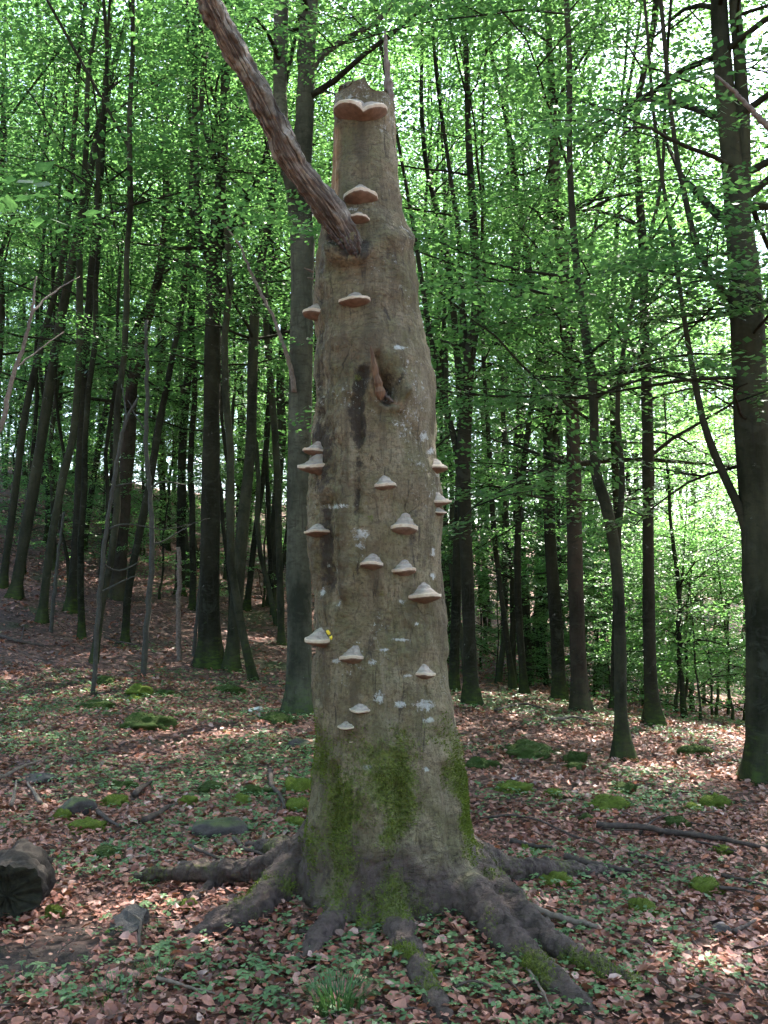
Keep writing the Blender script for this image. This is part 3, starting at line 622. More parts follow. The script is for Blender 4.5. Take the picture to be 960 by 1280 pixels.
def place_sprays(sp_list, pos, az, tilt, roll, scale, rng):
    out = []
    for p, a, t, ro, s in zip(pos, az, tilt, roll, scale):
        L = sp_list[rng.randint(len(sp_list))]; ca, sa, ct, st, cr, sr = math.cos(a), math.sin(a), math.cos(t), math.sin(t), math.cos(ro), math.sin(ro)
        Rz = np.array([[ca, -sa, 0], [sa, ca, 0], [0, 0, 1]]); Ry = np.array([[ct, 0, -st], [0, 1, 0], [st, 0, ct]]); Rx = np.array([[1, 0, 0], [0, cr, -sr], [0, sr, cr]])
        out.append((L.reshape(-1, 3)*s)@(Rz@Ry@Rx).T+p)
    return np.concatenate(out)
def crown_mesh(name, V, rng, mat, thin=1.0):
    V = V.reshape(-1, 4, 3)
    if thin < 1: V = V[rng.uniform(0, 1, len(V)) < thin]
    n = len(V); t = np.clip(rng.normal(.5, .25, n), 0, 1)
    return mesh(name, V.reshape(-1, 3), [np.arange(n*4).reshape(-1, 4)], False, mat, {'tint': np.repeat(t, 4)})

def grow(rng, P, R, zmin, nl, lmax, sprays, twigs, sides=5, low=False, spacing=.5, up=(15, 50), azr=None, bias=.9):
    """limbs along a stem; fills a MB with wood and lists of spray positions"""
    z = P[:, 2]; cand = np.nonzero(z > zmin)[0]
    if not len(cand): return
    zt = z.max()
    for q in range(nl):
        k = cand[int(rng.uniform(0, 1)**(.85 if low else bias)*len(cand)) % len(cand)]; p = P[k]; f = (z[k]-zmin)/(zt-zmin+1e-6)
        az = q*2.4+rng.uniform(-.6, .6) if azr is None else rng.uniform(*azr); el = math.radians(rng.uniform(*up)*(0.7+.6*f)); L = lmax*rng.uniform(.55, 1.1)*(1-.5*f)
        n = 7; d = np.array([math.cos(az)*math.cos(el), math.sin(az)*math.cos(el), math.sin(el)]); pts = [p]; dirs = d.copy()
        for i in range(n-1):
            dirs = dirs+rng.normal(0, .13, 3)+np.array([0, 0, -.05 if not low else -.09]); dirs /= np.linalg.norm(dirs); pts.append(pts[-1]+dirs*L/(n-1))
        pts = np.array(pts); r0 = min(max(R[k]*.42, .012), .022 if low else .055)*(.6+.4*L/lmax); twigs.add(*tube(pts, np.linspace(r0, .006, n), sides, False))
        m = max(2, int(L/spacing))
        for i in range(m):
            t = .25+.75*(i+rng.uniform(.2, .8))/m; u = t*(n-1); a = int(min(u, n-2)); b = pts[a]+(pts[a+1]-pts[a])*(u-a)
            dd = pts[a+1]-pts[a]; baz = math.atan2(dd[1], dd[0])
            for sgn in ((1, -1) if rng.uniform() < .75 else (1,)):
                sa = baz+sgn*math.radians(rng.uniform(25, 75)); sprays.append((b, sa, rng.uniform(-.25, .3), rng.normal(0, .22), rng.uniform(.7, 1.25)))
                if rng.uniform() < .35:
                    e = b+np.array([math.cos(sa), math.sin(sa), .1])*.8; twigs.add(*tube(np.array([b, (b+e)/2+[0, 0, .03], e]), [.010, .007, .004], 3, False))
        dd = pts[-1]-pts[-2]; sprays.append((pts[-1], math.atan2(dd[1], dd[0]), rng.uniform(-.2, .2), 0, 1.1))
def spray_args(S): return [s[0] for s in S], [s[1] for s in S], [s[2] for s in S], [s[3] for s in S], [s[4] for s in S]

# ------------------------------------------------------------------ trees one can pick out
def stem(rng, pxs, Y, wob=.25, H=18., extend=True, flare=True, taper=None):
    n0 = len(pxs); off = np.cumsum(rng.normal(0, wob/ max(n0, 1), n0)); off -= off[0]
    W_ = [at(a, b, Y+o) for (a, b, c), o in zip(pxs, off)]; R = [c*.88*(Y+o)/F/2 for (a, b, c), o in zip(pxs, off)]
    if extend and W_[-1][2] < H:
        d = W_[-1]-W_[-2]; d /= np.linalg.norm(d); p = W_[-1]; r = R[-1]; st = 1.2; k = max(1, int((H-p[2])/st))
        for i in range(k):
            d = d*.8+np.array([0, 0, .25])+rng.normal(0, .07, 3); d /= np.linalg.norm(d); p = p+d*st; W_.append(p); R.append(max(.012, r*(1-(i+1)/(k+.5))))
    W_ = np.array(W_); R = np.array(R); n = max(24, int((W_[-1][2]-W_[0][2])*3.2)); P = smooth_path(W_, n); RR = np.interp(np.linspace(0, len(R)-1, n), np.arange(len(R)), R)
    RR *= 1+.06*noise(np.stack([P[:, 2]*1.3, P[:, 0]*0+Y, P[:, 0]*0], -1))
    return P, RR
def bark_tube(P, R, n, base=None, flare=.6, lob=None):
    if base is not None:
        P = np.vstack([P[0]+[0, 0, -.25], P[0]+[0, 0, 0.0], P[0]+(P[1]-P[0])*.3, P[0]+(P[1]-P[0])*.65, P[1:]]); R = np.concatenate([[R[0]]*4, R[1:]])
    V, Q, T = tube(P, R, n); C = np.vstack([np.repeat(P, n, 0), P[:1], P[-1:]]); N = V-C
    if base is not None:
        zl = V[:, 2]-base[2]; th = np.arctan2(N[:, 1], N[:, 0]); k = np.clip(1-zl/.55, 0, 1.3)**2.2
        V = V+N*(flare*k*(1+.75*np.sin(th*4+base[0]*7)+.45*np.sin(th*6+base[1]*3)))[:, None]*[1, 1, 0]
    rr = np.linalg.norm(N, axis=1)[:, None]+1e-6
    V = V+N/rr*(np.minimum(rr[:, 0]*.09, .02)*fbm(np.stack([V[:, 0]*4, V[:, 1]*4, V[:, 2]*2.2], -1), 2, 3))[:, None]
    return V, Q, T
_tc = [0]
def beech(label, px, forks=(), Y=None, H=18., mat='beech', nl=14, lmax=3.2, zmin=4.0, seed=0, dense=1.0, full=1.1, low=0, name='beech_tree', lowz=(2.2, 4.5), flare=.42, leaf='leaf', lowaz=None):
    _tc[0] += 1; rng = np.random.RandomState(100+seed+_tc[0]*7)
    g = gnd(px[0][0], px[0][1])
    if Y is not None:
        g = at(px[0][0], px[0][1], Y); g[2] = height(g[0], g[1])
        px = [(proj(g)[0], proj(g)[1], px[0][2])]+[p for p in px[1:] if p[1] < proj(g)[1]-5]
    root = thing(name, label, 'tree', g); twigs = MB(); S = []
    P, R = stem(rng, px, g[1], H=H if not forks else H*.9, extend=True)
    obj('trunk', MB().add(*bark_tube(P, R, 16, g, flare)).mesh('trunk', M[mat], True, g), root)
    grow(rng, P, R, g[2]+zmin, int(nl*full), lmax, S, twigs, spacing=.55/dense)
    for fk in forks:
        Pf, Rf = stem(rng, fk, g[1], H=H*rng.uniform(.8, 1.0), extend=True)
        obj('limb', MB().add(*bark_tube(Pf, Rf, 12)).mesh('limb', M[mat], True, g), root); grow(rng, Pf, Rf, max(g[2]+zmin, Pf[0][2]+.8), max(5, nl//2), lmax*.8, S, twigs, spacing=.55/dense)
    if low: grow(rng, P[(P[:, 2] > g[2]+lowz[0]) & (P[:, 2] < g[2]+lowz[1])], R, g[2]+lowz[0], low, lmax*.85, S, twigs, low=True, up=(-5, 18), azr=lowaz)
    if twigs.n: tag(obj('branches', twigs.mesh('branches', M['beech_dark'], True, g), root), kind='stuff')
    if S: tag(obj('crown', crown_mesh('crown', place_sprays(SPR_N if g[1] < 19 else SPR_F, *spray_args(S), rng)-g, rng, M[leaf]), root), kind='stuff')
    return root
# behind the dead trunk and to the left
beech('grey forked beech trunk standing close behind the dead trunk', [(374, 893, 38), (374, 800, 36), (373, 700, 34), (374, 560, 34), (377, 400, 33), (378, 300, 33), (374, 240, 36), (380, 150, 27), (384, 60, 26), (387, 0, 24)],
      [[(372, 250, 26), (356, 190, 24), (350, 120, 22), (352, 0, 21)], [(380, 100, 14), (400, 72, 11), (430, 50, 9), (470, 28, 8), (500, -10, 7)]], mat='beech_pale', seed=1, nl=18, zmin=5.5, H=20)
beech('dark upright beech with fork halfway up, left of the grey forked trunk', [(262, 834, 36), (262, 760, 30), (263, 650, 27), (264, 560, 25), (266, 440, 24), (268, 330, 22), (270, 300, 20), (278, 200, 16), (282, 100, 14), (286, 0, 13)],
      [[(267, 335, 14), (250, 290, 11), (245, 200, 10), (243, 60, 9), (242, -20, 8)], [(270, 320, 11), (300, 265, 10), (322, 225, 9), (345, 150, 8)]], seed=2, mat='beech_dark', nl=16, zmin=5.5, low=5, lowz=(4.5, 6.5))
beech('slim beech leaning right, beside the dark forked beech', [(289, 838, 20), (294, 770, 18), (303, 660, 17), (313, 560, 15), (317, 420, 14), (324, 340, 13), (338, 270, 12), (346, 200, 10), (352, 120, 9)], seed=3, nl=12, zmin=5.0)
beech('dark slender beech far left with pale sapling before it', [(88, 765, 15), (97, 660, 14), (102, 540, 13), (109, 410, 12), (122, 260, 11), (134, 80, 9)], seed=4, mat='beech_dark', nl=14)
beech('greenish slender beech curving right at the left side', [(52, 778, 12), (62, 690, 12), (78, 600, 11), (92, 540, 10), (99, 440, 10), (100, 300, 9), (108, 180, 8)], seed=5, nl=12)
beech('grey-green beech leaning right at the far left', [(18, 748, 17), (33, 660, 16), (50, 560, 15), (74, 410, 13), (96, 300, 12), (130, 130, 10)], seed=6, nl=14)
beech('thin pale beech leaning right at the left edge', [(3, 735, 11), (18, 622, 10), (32, 515, 10), (54, 420, 9), (82, 300, 8), (100, 60, 7)], seed=7, nl=12)
beech('broad faded brown trunk behind the pale dead saplings', [(146, 762, 21), (153, 655, 20), (160, 560, 19), (168, 460, 17), (190, 380, 13), (205, 300, 11), (206, 190, 10), (190, 90, 9), (184, 0, 8)], Y=22, seed=8, mat='beech_red', nl=14)
beech('thin dark beech slanting right behind the saplings', [(156, 805, 11), (162, 730, 11), (187, 605, 11), (199, 530, 10), (213, 460, 9), (232, 350, 8), (240, 200, 7)], seed=9, mat='beech_dark', nl=10)
beech('straight dark trunk just left of the dark forked beech', [(224, 770, 13), (227, 650, 13), (228, 560, 12), (238, 420, 11), (242, 250, 9), (243, 100, 8)], Y=24, seed=10, mat='beech_dark', nl=12)
beech('dark thin trunk slanting strongly right at far left', [(104, 660, 9), (124, 556, 9), (140, 483, 8), (165, 420, 8), (200, 350, 7), (230, 250, 6)], Y=27, seed=11, mat='beech_dark', nl=10)
beech('slim dark stem between slim leaning beech and grey forked trunk', [(308, 770, 9), (320, 660, 8), (333, 560, 8), (338, 430, 7), (340, 300, 7)], Y=24, seed=12, mat='beech_dark', nl=10)
beech('upright slim beech touching the grey forked trunk from behind', [(352, 806, 11), (349, 690, 10), (345, 560, 10), (334, 430, 9), (328, 300, 8)], Y=20, seed=13, nl=10)
# right of the dead trunk
beech('dark double beech stem right of the dead trunk', [(590, 884, 21), (586, 780, 18), (582, 680, 18), (579, 600, 20), (583, 500, 19), (588, 440, 17), (596, 380, 14), (592, 280, 12), (586, 180, 10)],
      [[(579, 620, 13), (570, 560, 9), (556, 500, 8), (538, 420, 7), (524, 330, 6)], [(585, 460, 10), (578, 390, 9), (574, 300, 8), (560, 200, 6)]], full=1.15, zmin=3.2, seed=14, mat='beech_dark', nl=14, low=3, lowz=(3.5, 5))
beech('dark straight stem between the dead trunk and the double beech', [(567, 862, 15), (570, 760, 13), (573, 640, 12), (576, 520, 11), (566, 380, 9)], Y=16, full=1.15, zmin=3.2, seed=15, mat='beech_dark', nl=9)
beech('dark curved beech left of the brown trunk', [(700, 876, 20), (695, 780, 18), (688, 680, 16), (687, 600, 15), (684, 530, 14), (680, 470, 12), (668, 380, 10), (650, 260, 8)],
      [[(687, 580, 9), (702, 500, 8), (716, 420, 7), (735, 330, 6)]], full=2.1, zmin=3.2, seed=16, mat='beech_dark', nl=12, low=4, lowz=(3, 5))
beech('straight brown-barked beech right of the dark curved one', [(726, 889, 25), (722, 800, 23), (719, 700, 22), (717, 570, 21), (714, 490, 20), (706, 350, 17), (696, 250, 15), (690, 120, 12)], full=2.1, zmin=3.2, seed=17, mat='beech_red', nl=16, low=3, lowz=(3.5, 5))
beech('mossy-footed beech with a bent trunk standing nearest the brown trunk', [(779, 950, 22), (776, 880, 18), (775, 800, 17), (770, 700, 16), (757, 630, 15), (744, 585, 14), (742, 500, 13), (732, 420, 12), (720, 325, 11), (712, 200, 9)],
      [[(770, 690, 9), (778, 600, 8), (772, 500, 7), (790, 380, 6)]], full=2.1, zmin=3.2, seed=18, nl=14, low=5, lowz=(2.6, 4.5))
beech('dark upright stem half hidden behind the mossy-footed beech', [(768, 905, 13), (770, 800, 12), (772, 680, 11), (768, 560, 10), (764, 420, 8)], Y=15, full=2.1, zmin=3.2, seed=19, mat='beech_dark', nl=9)
beech('dark straight beech with flared foot in front of bright green saplings', [(817, 908, 24), (813, 840, 19), (811, 760, 18), (810, 650, 17), (810, 560, 16), (806, 420, 14), (803, 300, 12), (795, 150, 10)], full=2.1, zmin=3.2, seed=20, mat='beech_dark', nl=16, low=6, lowz=(2.5, 5))
beech('thin dark curved stem right of the double beech, left of another', [(642, 862, 9), (630, 770, 8), (618, 670, 8), (612, 570, 7), (604, 440, 6)], Y=17, full=1.15, zmin=3.2, seed=21, mat='beech_dark', nl=8)
beech('thin stem bending right above, second right of the double beech', [(656, 864, 11), (648, 760, 10), (648, 650, 9), (656, 570, 8), (668, 480, 7), (680, 360, 6)], Y=16, full=1.15, zmin=3.2, seed=22, mat='beech_dark', nl=9)
beech('big beech with mossy foot at the right edge, forked above', [(955, 978, 52), (953, 900, 46), (952, 800, 44), (950, 700, 46), (944, 600, 48), (936, 450, 46), (930, 340, 44), (920, 250, 34), (910, 150, 28), (900, 30, 25), (896, -20, 24)],
      [[(940, 690, 17), (926, 640, 14), (903, 590, 12), (880, 530, 10), (862, 440, 8), (845, 330, 6)], [(928, 330, 24), (930, 200, 21), (925, 80, 19), (918, -20, 18)], [(935, 400, 12), (880, 330, 9), (855, 240, 8), (840, 150, 7)]], seed=23, mat='beech', full=1.7, nl=20, zmin=4.6, low=13, lowz=(2.2, 4.9), H=20, lmax=3.0, lowaz=(2.2, 5.2))

# ------------------------------------------------------------------ the stand behind: shared kinds
def kind_tree(seed, H, r, zmin, nl, lmax, mat, leaf='leaf', spr=None, lean=.03, bias=1.05):
    rng = np.random.RandomState(seed); n = 22; z = np.linspace(0, H, n); w1 = np.cumsum(rng.normal(0, .0035*H, n)); w2 = np.cumsum(rng.normal(0, .0035*H, n))
    P = np.stack([w1+z*rng.normal(0, lean), w2+z*rng.normal(0, lean), z], -1); P -= P[0]; R = r*np.interp(z/H, [0, .5, 1], [1, .65, .06])
    tw = MB(); S = []; tr = MB().add(*bark_tube(P, R, 9, np.zeros(3), .35)).mesh('trunk', M[mat])
    grow(rng, P, R, zmin, nl, lmax, S, tw, sides=4, spacing=.62, bias=bias)
    if rng.uniform() < .6 and H > 12:
        k = rng.randint(8, 13); d = rng.normal(0, .25, 2); m = 9; zz = np.linspace(0, H*.45, m); Pf = P[k]+np.stack([d[0]*zz*.9, d[1]*zz*.9, zz], -1); tw.add(*tube(Pf, np.linspace(R[k]*.7, .02, m), 6, False)); grow(rng, Pf, np.linspace(R[k]*.7, .02, m), Pf[0][2]+1, nl//3, lmax*.7, S, tw, sides=4, spacing=.62)
    return tr, tw.mesh('branches', M['beech_dark']), crown_mesh('crown', place_sprays(spr or SPR_F, *spray_args(S), rng), rng, M[leaf])
KINDS = [kind_tree(31, 19, .12, 4.5, 34, 3.2, 'beech_dark'), kind_tree(32, 21, .15, 5.0, 36, 3.6, 'beech'), kind_tree(33, 17, .08, 3.4, 32, 2.8, 'beech_dark'), kind_tree(34, 22, .13, 5.5, 36, 3.5, 'beech_dark'), kind_tree(35, 15, .065, 2.6, 30, 2.6, 'beech'), kind_tree(36, 20, .13, 4.0, 36, 3.2, 'beech_red')]
def put(kind, x, y, s, rz, label, group, name='beech_tree'):
    z = float(height(np.array(x), np.array(y))); t = thing(name, label, 'tree', (x, y, z), group); t.rotation_euler = (0, 0, rz); t.scale = (s, s, s*1.0)
    for nm, me in zip(('trunk', 'branches', 'crown'), kind):
        o = obj(nm, me, t)
        if nm != 'trunk': o['kind'] = 'stuff'
    return t
MARKS = [(-400, 'far left'), (2, 'thin left-edge beech'), (18, 'leaning grey-green beech'), (52, 'greenish curving beech'), (88, 'dark slender beech'), (146, 'faded brown trunk'), (224, 'straight dark trunk'), (262, 'dark forked beech'), (289, 'slim leaning beech'), (374, 'grey forked beech'), (480, 'dead trunk'), (590, 'double beech'), (656, 'bending thin stem'), (700, 'dark curved beech'), (726, 'brown-barked beech'), (779, 'mossy-footed beech'), (817, 'flared dark beech'), (955, 'big right-edge beech'), (1400, 'far right')]
def between(what, x, y):
    u = float(proj(np.array([[x, y, 1.0]]))[0][0]); k = max(i for i, m in enumerate(MARKS[:-1]) if m[0] <= max(u, -399))
    if k == 0: return what+' beyond the thin left-edge beech'
    if k == len(MARKS)-2: return what+' beyond the big right-edge beech'
    return what+' between the '+MARKS[k][1]+' and the '+MARKS[k+1][1]
rng = np.random.RandomState(77); spots = []
def free(x, y, d): return all((x-a)**2+(y-b)**2 > d*d for a, b in spots)
def scatter(n, ylo, yhi, alo, ahi, dmin):
    out = []; tries = 0
    while len(out) < n and tries < 6000:
        tries += 1; y = math.sqrt(rng.uniform(ylo*ylo, yhi*yhi)); x = y*rng.uniform(alo, ahi)
        q_ = (x-6)*.47+(y-17)*.88; e_ = abs((x-6)*.88-(y-17)*.47)
        if -2 < q_ < 15 and e_ < 4.2: continue                          # sunny gap right of the crest
        if free(x, y, dmin): spots.append((x, y)); out.append((x, y))
    return out
for x, y in scatter(40, 22, 48, -.46, -.02, 2.4): put(KINDS[rng.randint(6)], x, y, rng.uniform(.8, 1.05), rng.uniform(0, 6.3), between('far slender hillside beech', x, y), 'far beeches on the hillside')
for x, y in scatter(34, 21, 46, .02, .48, 2.6): put(KINDS[rng.randint(6)], x, y, rng.uniform(.8, 1.05), rng.uniform(0, 6.3), between('far slender beech', x, y), 'far beeches on the right')
for x, y in scatter(54, 46, 80, -.5, .5, 3.6): put(KINDS[rng.randint(6)], x, y, rng.uniform(1.0, 1.3), rng.uniform(0, 6.3), between('most distant thin beech', x, y), 'most distant beeches')
for x, y in [(6.8, 13.5), (8.5, 9.5), (-9.5, 13), (-8.2, 8.6), (13.5, 17), (-11, 19), (14.5, 22)]:  # mostly out of frame, added to cast shadow and carry the wood sideways
    put(KINDS[rng.randint(6)], x, y, rng.uniform(.95, 1.1), rng.uniform(0, 6.3), 'beech added beside the clearing at the edge of the view for its shadow', 'beeches added beside the clearing for shadow')

UNDER = [kind_tree(61, 8.5, .06, 1.6, 26, 2.9, 'beech_dark', 'leaf', SPR_N, .04), kind_tree(62, 7.0, .05, 1.3, 22, 2.6, 'beech_dark', 'leaf', SPR_N, .05), kind_tree(63, 10.0, .07, 2.4, 28, 3.0, 'beech', 'leaf', SPR_N, .04)]
for i, (px, Y, s) in enumerate([(640, 19, 1.0), (850, 15.5, .85), (745, 25, 1.15), (700, 20.5, .95), (680, 24, 1.1), (720, 31, 1.2), (650, 34, 1.3)]):
    put(UNDER[i % 3], (px-480)/F*Y, Y, s, i*2.3, between('low leafy understory beech', (px-480)/F*Y, Y), 'understory beeches on the right')
for i, (px, Y, s) in enumerate([(140, 23, .9), (60, 28, 1.1), (210, 30, 1.0), (400, 27, 1.0), (110, 33, 1.2), (290, 32, 1.2), (180, 38, 1.3), (30, 38, 1.3), (360, 36, 1.3), (440, 33, 1.2)]):
    put(UNDER[(i+1) % 3], (px-480)/F*Y, Y, s, i*1.3, between('low leafy understory beech', (px-480)/F*Y, Y), 'understory beeches on the left')
for k in range(13):  # unseen low trees added to hold back light on upright surfaces
    a = math.radians(180+k*15+rng.uniform(-4, 4)); d = rng.uniform(8.5, 13); x, y = math.cos(a)*d, 1.5+math.sin(a)*d
    put(UNDER[rng.randint(3)], x, y, rng.uniform(.8, 1.05), rng.uniform(0, 6.3), 'unseen low leafy beech added behind the viewer for its shade', 'unseen understory added for shade')
for k in range(14):                                                # unseen beeches behind the viewer, added to shade the clearing from that side
    a = math.radians(118+k*304/14.0*.80+rng.uniform(-5, 5)); d = rng.uniform(7, 9) if k % 2 else rng.uniform(11, 16); x, y = math.cos(a-math.pi/2+math.pi*0)*d, 2+math.sin(a-math.pi/2)*d
    if y > 4 and abs(x) < 6: continue
    put(KINDS[rng.randint(6)], x, y, rng.uniform(.9, 1.1), rng.uniform(0, 6.3), 'unseen beech added behind the viewer for its shade', 'unseen beeches added for shade')
POLES = [kind_tree(71, 17, .055, 6.5, 16, 2.2, 'beech_dark', lean=.05), kind_tree(72, 15, .042, 5.5, 14, 2.0, 'beech_dark', lean=.06), kind_tree(73, 18, .065, 7.0, 16, 2.3, 'beech', lean=.04)]
for x, y in scatter(22, 15.5, 30, -.44, -.08, 1.1): put(POLES[rng.randint(3)], x, y, rng.uniform(.85, 1.1), rng.uniform(0, 6.3), between('thin dark pole-like beech', x, y), 'thin beech poles on the left')
for x, y in scatter(10, 17, 30, .06, .40, 1.6): put(POLES[rng.randint(3)], x, y, rng.uniform(.85, 1.1), rng.uniform(0, 6.3), between('thin dark pole-like beech', x, y), 'thin beech poles on the right')
# young beeches in the light
YOUNG = [kind_tree(51, 4.2, .03, .15, 15, 1.8, 'beech', 'leaf_young', SPR_N, .05, 1.1), kind_tree(52, 3.2, .025, .1, 13, 1.5, 'beech', 'leaf_young', SPR_N, .06, 1.1), kind_tree(53, 5.5, .035, .25, 17, 2.0, 'beech', 'leaf_young', SPR_N, .05, 1.1)]
for i, (px, Y, s) in enumerate([(690, 21, .9), (760, 19, .8), (850, 17.5, .85), (890, 19, 1.0), (830, 21, 1.1), (930, 22, 1.2), (875, 25, 1.3), (640, 22, .9), (800, 26, 1.3), (720, 27, 1.2), (600, 24, 1.0), (910, 16.2, .7), (780, 23, 1.0), (660, 29, 1.3), (560, 30, 1.2), (960, 28, 1.4), (870, 15.4, .8), (840, 16.4, .8), (925, 18.5, 1.0), (905, 21, 1.2), (860, 22.5, 1.3), (800, 19.5, .9), (740, 21.5, 1.0), (770, 27, 1.4), (690, 25, 1.2), (620, 20, .8), (660, 21, .9), (945, 16, .9), (885, 17.2, .9)]):
    put(YOUNG[i % 3], (px-480)/F*Y, Y, s, i*1.7, between('bushy light green young beech', (px-480)/F*Y, Y), 'young beeches in the undergrowth', 'young_beech')
for i, (px, Y, s) in enumerate([(30, 24, .9), (130, 26, 1.0), (200, 23, .8), (330, 25, 1.0), (60, 31, 1.2), (250, 30, 1.1), (160, 33, 1.2), (300, 34, 1.2), (10, 29, 1.1), (100, 29, 1.2), (180, 28, 1.1), (40, 36, 1.4), (120, 40, 1.5), (220, 37, 1.4), (380, 31, 1.2), (340, 39, 1.4), (70, 42, 1.6), (280, 42, 1.6), (430, 38, 1.4), (0, 44, 1.6), (160, 46, 1.7), (400, 45, 1.7)]):
    put(YOUNG[i % 3], (px-480)/F*Y, Y, s, i*2.1, between('small leafy young slope beech', (px-480)/F*Y, Y), 'young beeches on the slope', 'young_beech')

for i, (px, Y) in enumerate([(-40, 44), (20, 50), (75, 46), (130, 52), (185, 48), (235, 55), (290, 50), (340, 46), (395, 52), (440, 48), (50, 58), (160, 60), (265, 60), (370, 58), (0, 40), (105, 38), (310, 40), (215, 42), (520, 52), (600, 48), (680, 54), (760, 50)]):
    x = (px-480)/F*Y; put((UNDER+YOUNG)[(i*5) % 6], x, Y, 1.5 if (i*5) % 6 < 3 else 2.0, i*1.1, between('hazy distant leafy shrub-like beech', x, Y), 'leafy beeches closing the far slope', 'young_beech')

# ------------------------------------------------------------------ dead saplings and hanging dead branches
def dead_stem(name, label, cat, px, Y=None, twigs=(), mat='sapling', grounded=True, Yend=None):
    rg = np.random.RandomState(abs(int(px[0][0]))+5)
    if grounded:
        g = gnd(px[0][0], px[0][1]); Y = g[1]
    else: g = at(px[0][0], px[0][1], Y)
    ys = np.linspace(Y, Yend or Y, len(px)); P = np.array([at(a, b, y) for (a, b, c), y in zip(px, ys)]); R = np.array([c*Y/F/2 for a, b, c in px])
    if grounded: P[0][2] -= .08
    n = 40; PP = smooth_path(P, n)+min(.008, R.max()*.16)*rg.normal(0, 1, (n, 3))*np.array([1, 1, .2]); RR = np.interp(np.linspace(0, len(R)-1, n), range(len(R)), R)
    root = thing(name, label, cat, g); st_ = obj('stem', MB().add(*tube(PP, RR, 8)).mesh('stem', M[mat], True, g), root)
    for tw in twigs:
        P = np.array([at(a, b, Y+q*.12) for q, (a, b, c) in enumerate(tw)]); R = [c*Y/F/2 for a, b, c in tw]; n = 14
        obj('twig', MB().add(*tube(smooth_path(P, n)+R[0]*.25*rg.normal(0, 1, (n, 3)), np.interp(np.linspace(0, len(R)-1, n), range(len(R)), R), 5)).mesh('twig', M[mat], True, g), st_)
dead_stem('dead_sapling', 'thin bleached dead sapling with bare side twigs, leftmost of the pale stems', 'sapling', [(116, 870, 6), (122, 780, 6), (129, 700, 6), (136, 640, 5), (143, 600, 5), (150, 555, 5), (158, 525, 4), (172, 498, 3)], twigs=[[(130, 705, 3), (140, 712, 3), (155, 712, 2), (173, 703, 1.5)], [(143, 608, 3), (162, 604, 2), (185, 600, 1.5)], [(136, 660, 3), (160, 655, 2), (205, 662, 1.5), (240, 655, 1)], [(158, 525, 3), (156, 505, 2), (152, 480, 1.5)], [(126, 740, 2.5), (150, 728, 2), (172, 718, 1.2)]])
dead_stem('dead_sapling', 'straight grey thin sapling right of the twiggy bleached one', 'sapling', [(179, 845, 8), (184, 770, 7), (190, 690, 7), (188, 620, 6), (183, 560, 6), (184, 480, 5), (182, 400, 4)], twigs=[[(190, 680, 3), (205, 676, 2), (240, 655, 1.5), (262, 648, 1)], [(187, 610, 3), (205, 602, 2), (232, 606, 1.2)], [(184, 540, 2.5), (170, 520, 2), (160, 500, 1.2)]])
dead_stem('dead_sapling', 'short pale dead stem with broken top beside the dark forked beech', 'sapling', [(224, 826, 7), (223, 760, 6), (224, 720, 6), (223, 684, 5)], mat='stick_pale')
dead_stem('dead_sapling', 'very thin leaning dead sapling touching the dark forked beech', 'sapling', [(242, 820, 5), (247, 760, 4), (253, 715, 3.5), (263, 668, 2)], twigs=[[(248, 745, 2), (258, 735, 1.5), (265, 732, 1)]])
dead_stem('dead_sapling', 'thin bare sapling before the left trunks, between greenish and dark slender beeches', 'sapling', [(63, 790, 5), (68, 740, 5), (72, 700, 4), (80, 640, 3)])
dead_stem('hanging_branch', 'pale reddish dead branch slanting up at the left edge', 'branch', [(-18, 580, 7), (2, 530, 6.5), (14, 478, 6), (30, 430, 5), (40, 388, 4), (46, 345, 2)], Y=7.0, grounded=False, mat='stick_pale', twigs=[[(40, 392, 4), (55, 375, 3), (78, 358, 2), (100, 346, 1)], [(20, 460, 3), (45, 440, 2), (80, 415, 1.5)]])
dead_stem('hanging_branch', 'pale dead branch crossing the big beech at upper right', 'branch', [(985, 180, 9), (955, 154, 8), (940, 138, 7), (925, 122, 6), (908, 106, 5), (895, 94, 3)], Y=6.5, grounded=False, mat='stick_pale')
dead_stem('hanging_branch', 'thin bare twisting dead branch left of the grey forked trunk', 'branch', [(282, 282, 2), (300, 308, 3), (318, 350, 4), (338, 390, 4), (352, 425, 5), (362, 455, 6), (368, 490, 7)], Y=12.4, grounded=False, mat='stick_pale')

# ------------------------------------------------------------------ things on the ground
def blob(rng, sub, sq, amp, fr, cuts=0):
    import bmesh
    bm = bmesh.new(); bmesh.ops.create_icosphere(bm, subdivisions=sub, radius=1); V = np.array([v.co[:] for v in bm.verts]); T = np.array([[v.index for v in f.verts] for f in bm.faces]); bm.free()
    for _ in range(cuts):
        d = rng.normal(0, 1, 3); d /= np.linalg.norm(d); h = rng.uniform(.35, .62) if cuts > 6 else rng.uniform(.45, .8); q = V@d; V = V-np.clip(q-h, 0, None)[:, None]*d*.92
    o = rng.uniform(0, 50, 3); N = V/np.linalg.norm(V, axis=1)[:, None]; V = V+N*(amp*fbm(V*fr+o, 4, 3))[:, None]; return V*[1, 1, sq], T, N
def fuzz(rng, V, N, n, L):
    k = rng.randint(0, len(V), n); k = k[N[k][:, 2] > -.1]; m = len(k); P = V[k]+rng.normal(0, .02, (m, 3)); d = N[k]+rng.normal(0, .45, (m, 3)); d /= np.linalg.norm(d, axis=1)[:, None]
    s = np.cross(d, rng.normal(0, 1, (m, 3))); s /= np.linalg.norm(s, axis=1)[:, None]; l = L*rng.uniform(.5, 1.2, m)[:, None]
    return np.stack([P-s*l*.22, P+s*l*.22, P+d*l], 1).reshape(-1, 3)
MOSSM = []
